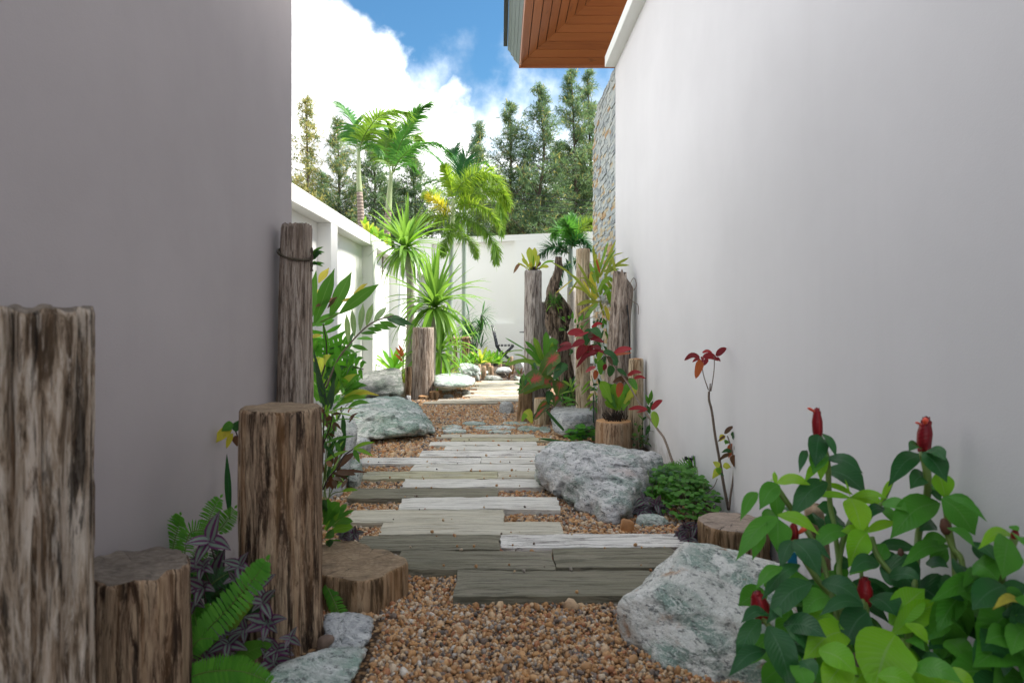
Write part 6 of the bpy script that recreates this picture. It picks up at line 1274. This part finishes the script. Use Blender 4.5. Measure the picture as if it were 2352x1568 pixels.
leaves(ss, cD, .2563, 3.33, [(445, 860, 535, 790, 34, G_bronze, .1), (440, 870, 400, 930, 44, G_gold), (500, 870, 550, 880, 44, G_dark), (470, 920, 450, 955, 40, G_mid), (510, 890, 550, 910, 34, G_dark), (505, 1020, 415, 1030, 34, G_dark, .15), (490, 1040, 385, 1110, 30, G_bronze, .1), (520, 950, 480, 1080, 60, G_rust), (525, 1050, 530, 1160, 60, G_brown), (545, 950, 580, 1120, 50, G_dark), (560, 980, 560, 1170, 40, G_brown), (450, 880, 380, 935, 20, G_bronze), (395, 1160, 340, 1110, 50, G_yell), (430, 1150, 500, 1160, 50, G_yell), (400, 1170, 335, 1265, 60, G_yell), (380, 1160, 400, 1230, 50, G_lime), (405, 1220, 440, 1240, 26, G_dark)], 'ovate', .06, .02)
stem(ss, [at(*cD(x, y), 3.5) for x, y in [(300, 1380), (350, 1330), (380, 1260)]], .0028, M_stemd, 'twig')
# ground cover by the wall
gc = thing('ground_cover', 'mound of small round-leaved green ground cover by the wall behind the round cracked stump', 'plant', at(1590, 1180, 3.6))
r_ = random.Random(9)
for k in range(520):
    x = r_.uniform(-1, 1); y = r_.uniform(-1, 1)
    if x*x+y*y > 1: continue
    X = .93+.22*x; Yg = 3.62+.36*y; z = .20*(1-(x*x+y*y)*.8)+r_.uniform(-.02, .02)
    if X > 1.11: continue
    for s in range(3):
        a = r_.uniform(0, 6.28); mb = MB(); leaf(mb, (X, Yg, max(.01, z)), Vector((math.cos(a), math.sin(a), r_.uniform(-.2, .35))), UP+CAMW*.6, r_.uniform(.020, .036), r_.uniform(.020, .030), .2, .15, 'oval', 3)
        if len(gc.children) < 280: mb.build('leaf', G_dark if r_.random() < .45 else G_mid, gc)
        else:
            REST = globals().setdefault('REST_GC', MB()); n0 = len(REST.v); REST.v += mb.v; REST.uv += mb.uv; REST.f += [tuple(i+n0 for i in f) for f in mb.f]; REST.mi += mb.mi
o = REST_GC.build('leaves', G_mid, gc); o['kind'] = 'stuff'
for k in range(24):
    mb = MB(); X = .93+r_.uniform(-.18, .17); tube(mb, [(X, 3.6+r_.uniform(-.25, .25), 0), (X+r_.uniform(-.03, .03), 3.6+r_.uniform(-.25, .25), .17)], .0022, 4); mb.build('stem', M_stem, gc)
fw = thing('sword_fern', 'green fern fronds spreading low by the wall around the sprinkler', 'fern', at(1560, 1120, 3.9))
for k, (pts, w, n) in enumerate([([(*cE(640, 790), 3.8), (*cE(500, 700), 3.75), (*cE(380, 590), 3.72)], .10, 16), ([(*cE(650, 800), 3.7), (*cE(520, 780), 3.65), (*cE(340, 760), 3.62)], .07, 16), ([(*cE(760, 520), 4.0), (*cE(640, 440), 3.95), (*cE(490, 400), 3.9)], .07, 14), ([(*cE(760, 480), 4.0), (*cE(860, 360), 3.98), (*cE(990, 330), 3.96), (*cE(1070, 240), 3.9)], .07, 18), ([(*cE(760, 640), 3.9), (*cE(900, 620), 3.85), (*cE(1080, 640), 3.8)], .05, 20), ([(*cE(740, 600), 3.95), (*cE(800, 540), 3.9), (*cE(900, 530), 3.88)], .05, 14), ([(*cE(700, 460), 4.1), (*cE(760, 350), 4.1), (*cE(880, 340), 4.05)], .06, 14)]):
    swordfern(fw, pts, w, G_fern, n, 440+k)
leaves(fw, cE, .1831, 3.8, [(710, 520, 500, 510, 70, G_dark, .15), (730, 500, 600, 540, 60, G_dark), (760, 600, 900, 520, 60, G_dark), (1000, 570, 915, 545, 50, G_mid), (1010, 580, 1100, 560, 40, G_mid), (1080, 580, 1100, 510, 60, G_dark)], 'oval', .08)
gc2 = thing('ground_cover', 'small leafy green clump between the light granite boulder and the orange stump', 'plant', at(1340, 1000, 5.45))
for k in range(170):
    x = r_.uniform(1305, 1372); y = r_.uniform(974, 1010)
    if abs((x-1338)/36)**2+((y-1012)/38)**2 > 1: continue
    p = at(x, y, 5.38+r_.uniform(-.06, .1)); a = r_.uniform(0, 6.28); mb = MB(); leaf(mb, p, Vector((math.cos(a), math.sin(a)-.3, r_.uniform(-.2, .35))), UP+CAMW*.6, r_.uniform(.03, .05), r_.uniform(.035, .048), .15, .1, 'oval', 4); mb.build('leaf', G_dark if r_.random() < .35 else G_fern, gc2)
leaves(gc2, lambda x, y: (x, y), 1, 5.3, [(1295, 988, 1252, 940, 6, G_dark), (1340, 1020, 1235, 1006, 5, G_dark), (1300, 1020, 1290, 1010, 5, G_dark)], 'strap', .0, .02)
cr_ = thing('creeping_plant', 'dark straggling creeper against the pale wall behind the orange stump', 'plant', at(1480, 1010, 5.3))
bush(cr_, at(1475, 1020, 5.3), 34, (1458, 965, 1495, 1020), [G_dark, G_costd, G_mid], (.05, .09), (.015, .025), (5.05, 5.3), 'lance', 16, 4)
for (x0, y0, x1, y1, w, m) in [(1492, 925, 1497, 895, 9, G_mid), (1490, 930, 1482, 905, 8, G_mid), (1494, 940, 1503, 918, 8, G_dark), (1493, 950, 1486, 930, 8, G_dark), (1493, 960, 1505, 975, 7, G_mid), (1492, 975, 1484, 1000, 8, G_dark)]: pxleaf(cr_, m, x0, y0, x1, y1, w, 5.1, 0, .05)
stem(cr_, [at(1485, 1020, 5.15), at(1492, 975, 5.1), at(1494, 905, 5.1)], .003, M_stem)
# ---------------------------------------------------------------- red-flowered costus in front
def k5(x, y): return (1665.2+.3663*x, 746.5+.3663*y)
def k6(x, y): return (1665.2+.292*x, 1205.8+.292*y)
def ydep(x, y):
    lim = 1.06*FPX/max(60, x-1150); return min(1.78-max(0, y-1150)/420*.34, lim)
co = thing('costus_plant', 'large leafy plant with red cone flowers filling the front right corner', 'plant', (.86, 1.62, 0))
random.seed(81)
def coleaf(cv, k, lst):
    for q in lst:
        x0, y0, x1, y1, w, m = q[:6]; x1 = x0+(x1-x0)*1.13; y1 = y0+(y1-y0)*1.13; a = cv(x0, y0); b = cv(x1, y1); Y = ydep((a[0]+b[0])/2, (a[1]+b[1])/2)+(q[6] if len(q) > 6 else 0); down = b[1] > a[1]
        dY = -.04 if down else .03; lim = 1.10*FPX/max(60, max(a[0], b[0])-1150)
        pxleaf(co, m, a[0], a[1], b[0], b[1], w*k*.94, min(Y+random.uniform(-.03, .03), lim), dY+random.uniform(-.03, .0), .14 if down else .06, 'ell', face=(random.uniform(-.35, .35), -1, random.uniform(.5, 1.3)), wave=.02, fold=.22, seg=10)
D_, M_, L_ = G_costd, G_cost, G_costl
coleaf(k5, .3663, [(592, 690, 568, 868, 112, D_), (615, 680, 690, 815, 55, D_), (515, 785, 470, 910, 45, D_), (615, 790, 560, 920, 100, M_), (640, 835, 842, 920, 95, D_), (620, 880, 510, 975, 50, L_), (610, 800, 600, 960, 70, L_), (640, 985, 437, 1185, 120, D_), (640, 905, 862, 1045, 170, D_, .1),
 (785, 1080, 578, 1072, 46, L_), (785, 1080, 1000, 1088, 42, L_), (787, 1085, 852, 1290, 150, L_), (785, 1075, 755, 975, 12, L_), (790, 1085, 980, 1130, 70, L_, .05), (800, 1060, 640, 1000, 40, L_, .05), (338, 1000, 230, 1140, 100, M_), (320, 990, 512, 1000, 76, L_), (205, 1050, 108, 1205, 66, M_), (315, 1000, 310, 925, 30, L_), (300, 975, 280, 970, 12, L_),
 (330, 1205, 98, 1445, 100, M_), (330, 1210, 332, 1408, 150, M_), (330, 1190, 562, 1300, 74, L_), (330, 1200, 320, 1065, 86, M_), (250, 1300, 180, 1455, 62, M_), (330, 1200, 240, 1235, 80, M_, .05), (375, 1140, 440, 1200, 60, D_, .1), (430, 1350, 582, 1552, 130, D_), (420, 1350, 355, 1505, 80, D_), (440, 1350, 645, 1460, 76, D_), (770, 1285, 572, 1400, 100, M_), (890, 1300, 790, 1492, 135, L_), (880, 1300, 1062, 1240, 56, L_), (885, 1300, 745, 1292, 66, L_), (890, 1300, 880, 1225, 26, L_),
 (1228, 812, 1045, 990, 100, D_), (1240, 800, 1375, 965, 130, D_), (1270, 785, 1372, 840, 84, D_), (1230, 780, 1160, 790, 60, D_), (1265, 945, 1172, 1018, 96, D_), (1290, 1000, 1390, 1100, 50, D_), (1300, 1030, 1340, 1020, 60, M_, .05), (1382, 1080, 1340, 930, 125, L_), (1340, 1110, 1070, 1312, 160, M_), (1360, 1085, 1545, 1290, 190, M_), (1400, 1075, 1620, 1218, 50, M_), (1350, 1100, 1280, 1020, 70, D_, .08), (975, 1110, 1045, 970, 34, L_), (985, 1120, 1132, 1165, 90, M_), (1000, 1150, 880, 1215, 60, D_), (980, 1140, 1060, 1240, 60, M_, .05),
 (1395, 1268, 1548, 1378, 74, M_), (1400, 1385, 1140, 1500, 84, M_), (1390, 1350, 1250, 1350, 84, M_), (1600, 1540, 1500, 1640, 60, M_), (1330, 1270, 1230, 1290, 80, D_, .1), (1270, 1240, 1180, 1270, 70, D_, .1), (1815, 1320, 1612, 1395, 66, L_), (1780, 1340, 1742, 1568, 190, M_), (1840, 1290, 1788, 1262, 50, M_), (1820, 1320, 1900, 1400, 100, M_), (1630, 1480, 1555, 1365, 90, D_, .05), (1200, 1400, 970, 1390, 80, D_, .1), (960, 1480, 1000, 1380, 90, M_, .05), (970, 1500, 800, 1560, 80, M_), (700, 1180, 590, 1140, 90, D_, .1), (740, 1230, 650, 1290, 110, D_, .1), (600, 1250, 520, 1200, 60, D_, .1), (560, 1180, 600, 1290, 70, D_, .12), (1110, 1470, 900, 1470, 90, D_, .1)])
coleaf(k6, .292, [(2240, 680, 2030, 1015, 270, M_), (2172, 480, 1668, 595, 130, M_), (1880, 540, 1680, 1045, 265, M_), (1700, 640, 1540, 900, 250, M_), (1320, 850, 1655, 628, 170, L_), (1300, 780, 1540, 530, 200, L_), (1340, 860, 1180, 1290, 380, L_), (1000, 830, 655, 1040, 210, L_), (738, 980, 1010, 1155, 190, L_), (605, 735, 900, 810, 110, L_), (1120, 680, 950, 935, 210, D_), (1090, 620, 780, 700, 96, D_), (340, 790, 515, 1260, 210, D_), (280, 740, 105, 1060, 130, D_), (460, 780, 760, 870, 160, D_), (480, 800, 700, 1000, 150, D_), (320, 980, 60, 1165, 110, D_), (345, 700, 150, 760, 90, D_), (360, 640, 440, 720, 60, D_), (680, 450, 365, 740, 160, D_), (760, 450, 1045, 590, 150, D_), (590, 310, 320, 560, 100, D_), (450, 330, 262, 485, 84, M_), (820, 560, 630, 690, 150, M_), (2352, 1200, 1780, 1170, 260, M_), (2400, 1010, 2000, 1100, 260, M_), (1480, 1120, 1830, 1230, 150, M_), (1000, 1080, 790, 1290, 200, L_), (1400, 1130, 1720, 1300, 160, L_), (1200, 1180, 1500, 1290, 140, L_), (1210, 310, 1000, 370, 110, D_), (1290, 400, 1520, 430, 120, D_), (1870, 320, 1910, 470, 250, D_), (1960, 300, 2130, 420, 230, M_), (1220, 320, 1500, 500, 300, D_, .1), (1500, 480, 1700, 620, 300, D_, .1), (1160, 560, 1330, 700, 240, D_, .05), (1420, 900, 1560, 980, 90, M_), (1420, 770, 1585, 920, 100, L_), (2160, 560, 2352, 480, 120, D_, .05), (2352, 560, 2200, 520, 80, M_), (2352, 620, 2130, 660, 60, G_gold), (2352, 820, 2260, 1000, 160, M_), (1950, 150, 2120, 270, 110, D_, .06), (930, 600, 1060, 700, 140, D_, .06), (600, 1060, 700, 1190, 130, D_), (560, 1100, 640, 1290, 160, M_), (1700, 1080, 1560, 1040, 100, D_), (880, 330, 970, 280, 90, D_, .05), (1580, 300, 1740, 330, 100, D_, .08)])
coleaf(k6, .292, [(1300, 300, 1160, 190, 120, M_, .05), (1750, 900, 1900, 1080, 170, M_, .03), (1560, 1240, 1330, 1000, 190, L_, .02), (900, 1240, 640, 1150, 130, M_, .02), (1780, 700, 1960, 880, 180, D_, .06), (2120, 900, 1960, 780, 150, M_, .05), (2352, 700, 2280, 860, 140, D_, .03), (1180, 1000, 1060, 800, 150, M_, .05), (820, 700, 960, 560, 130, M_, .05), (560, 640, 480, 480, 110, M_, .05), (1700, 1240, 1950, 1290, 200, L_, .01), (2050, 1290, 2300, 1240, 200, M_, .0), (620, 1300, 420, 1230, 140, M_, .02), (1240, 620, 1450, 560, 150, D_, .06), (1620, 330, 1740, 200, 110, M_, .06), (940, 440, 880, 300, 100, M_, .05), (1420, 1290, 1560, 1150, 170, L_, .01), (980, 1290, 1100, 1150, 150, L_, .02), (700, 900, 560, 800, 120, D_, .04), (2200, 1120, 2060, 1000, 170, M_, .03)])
r_ = random.Random(17)
for k in range(110):
    x = r_.uniform(1740, 2352); y = r_.uniform(1330, 1600); a = r_.uniform(0, 6.28)
    if y < 1200+abs(x-2050)*.3: continue
    Y = min(ydep(x, y)+r_.uniform(.12, .30), 1.05*FPX/(x-1150)); p = at(x, y, Y); mb = MB()
    leaf(mb, p, Vector((math.cos(a), -.4, math.sin(a)*.6+.1)), UP+CAMW, r_.uniform(.08, .14), r_.uniform(.045, .065), .7, .2, 'ell', 8); mb.build('leaf', r_.choice([D_, M_, M_, D_]), co)
def kst(cv, pts, r=.008, off=.03, mat=None):
    P = []
    for x, y in pts: q = cv(x, y); P.append(at(q[0], q[1], min(ydep(*q)+off, 1.08*FPX/max(60, q[0]-1150))))
    stem(co, P, (r, r*.75), mat or M_stem, 'stem', 8, 18)
G0 = (.86, 1.62, 0)
kst(k5, [(585, 680), (640, 830), (650, 1000), (660, 1130), (690, 1300), (720, 1568), (760, 2100)]); kst(k5, [(320, 1010), (430, 1170), (520, 1300), (620, 1500), (740, 2000)]); kst(k5, [(430, 1350), (560, 1568), (700, 1760), (820, 2200)])
kst(k5, [(1240, 790), (1270, 950), (1265, 1080), (1215, 1300), (1200, 1500), (1150, 2000)], .010); kst(k5, [(785, 1085), (800, 1190), (740, 1350), (715, 1568), (760, 2000)]); kst(k5, [(1045, 980), (985, 1110), (900, 1220), (850, 1400), (880, 1900)], .006)
kst(k5, [(920, 1330), (960, 1450), (1050, 1568), (1120, 1700), (1150, 2100)], .007); kst(k5, [(1385, 1280), (1430, 1400), (1490, 1510), (1500, 2000)]); kst(k5, [(1380, 1090), (1400, 1250), (1440, 1500), (1440, 2000)])
kst(k6, [(2280, 90), (2185, 370), (2190, 500), (2230, 680), (2150, 1300)]); kst(k6, [(1100, 610), (1120, 700), (1150, 1300)], .006); kst(k6, [(300, 730), (345, 790), (600, 1120), (800, 1300)], .007); kst(k6, [(2020, 560), (2060, 700), (2060, 1200)], .008); kst(k6, [(1390, 900), (1420, 1050), (1400, 1300)], .009)
M_cone = mat_leaf('red_cone_bract', (.20, .008, .014), (.36, .014, .02), (.42, .03, .03), rough=.3, trans=.05, edge=(.05, .006, .012), tcol=(.6, .02, .02)); M_petal = mat_plain('orange_red_petal', (.78, .10, .05), .4, var=.15); M_bud = mat_plain('brown_bract', (.14, .06, .04), .6, var=.3)
def cone(cv, x0, y0, x1, y1, w, petals=(), mat=None):
    a = cv(x0, y0); b = cv(x1, y1); Y = ydep((a[0]+b[0])/2, (a[1]+b[1])/2)+.02; A, B = at(a[0], a[1], Y), at(b[0], b[1], Y); ax = B-A; L = ax.length; t = ax.normalized(); s, u = frame(t, Vector((0, 1, 0))); Rm = w/FPX*Y*.24
    A = A-ax*.04; B = B+ax*.06; ax = B-A; mb = MB(); tube(mb, [A+ax*q for q in (0, .15, .5, .85, .97)], [Rm*.6, Rm*.8, Rm*.85, Rm*.5, Rm*.1], 10)
    n = 26
    for k in range(n):
        f = k/n; ang = k*2.4; rr = Rm*(.62+.38*math.sin(math.pi*min(1, f*.8+.25)))*(1-f*.25); d = (s*math.cos(ang)+u*math.sin(ang)); p = A+ax*(f*.86-.04)+d*rr*.72
        leaf(mb, p, t+d*.75, d, L*.20, Rm*1.5, -.0, -.5, 'oval', 4, curl=-.9)
    o = mb.build('flower_cone', mat or M_cone, co)
    for (px, py, qx, qy, pw) in petals:
        p = cv(px, py); q = cv(qx, qy); m = MB(); P0 = at(p[0], p[1], Y-.01); P1 = at(q[0], q[1], Y-.02); tube(m, bez([P0, P0.lerp(P1, .5)+Vector((0, 0, .002)), P1], 6), [pw*.5, pw*.7, pw*.9, pw, pw*.95, pw*.7, pw*.2], 8); m.build('petal', M_petal, o)
cone(k5, 582, 690, 575, 520, 58, [(562, 545, 516, 520, .004)]); cone(k5, 1245, 780, 1262, 575, 80, [(1232, 628, 1192, 610, .003), (1255, 620, 1260, 585, .007)]); cone(k5, 432, 1350, 430, 1240, 56, [(460, 1305, 518, 1270, .006)]); cone(k5, 1392, 1300, 1370, 1212, 60, mat=M_bud); cone(k5, 1815, 1335, 1822, 1278, 42); cone(k5, 1105, 1450, 1100, 1400, 36, mat=M_bud)
cone(k6, 1105, 620, 1095, 405, 84); cone(k6, 305, 740, 245, 520, 104)
# timber stake among the leaves with a scrap of blue tape
sk = thing('timber_stake', 'rough timber stake with split top standing among the red-flowered plant', 'stake', at(1872, 1350, 1.95))
stem(sk, [(at(1895, 1450, 2.0).x, 2.0, 0), at(1885, 1280, 1.98), at(1868, 1165, 1.95)], (.026, .026), M_lg_orange, 'post', 12)
mb = MB(); p0 = at(1812, 1262, 1.9); a = [mb.vert(p) for p in (p0, p0+Vector((.022, 0, -.01)), p0+Vector((.03, .01, -.075)), p0+Vector((.012, .005, -.08)), p0+Vector((-.002, .002, -.04)))]; b = [mb.vert(Vector(mb.v[i])+Vector((0, .002, 0))) for i in a]
mb.face(a); mb.face(b[::-1])
for i in range(5): mb.face((a[i], b[i], b[(i+1) % 5], a[(i+1) % 5]))
tag(mb.build('tape', mat_plain('blue_tape', (.03, .30, .62), .5), origin=p0, smooth=False), 'scrap of bright blue tape hanging among the leaves of the red-flowered plant', 'tape')
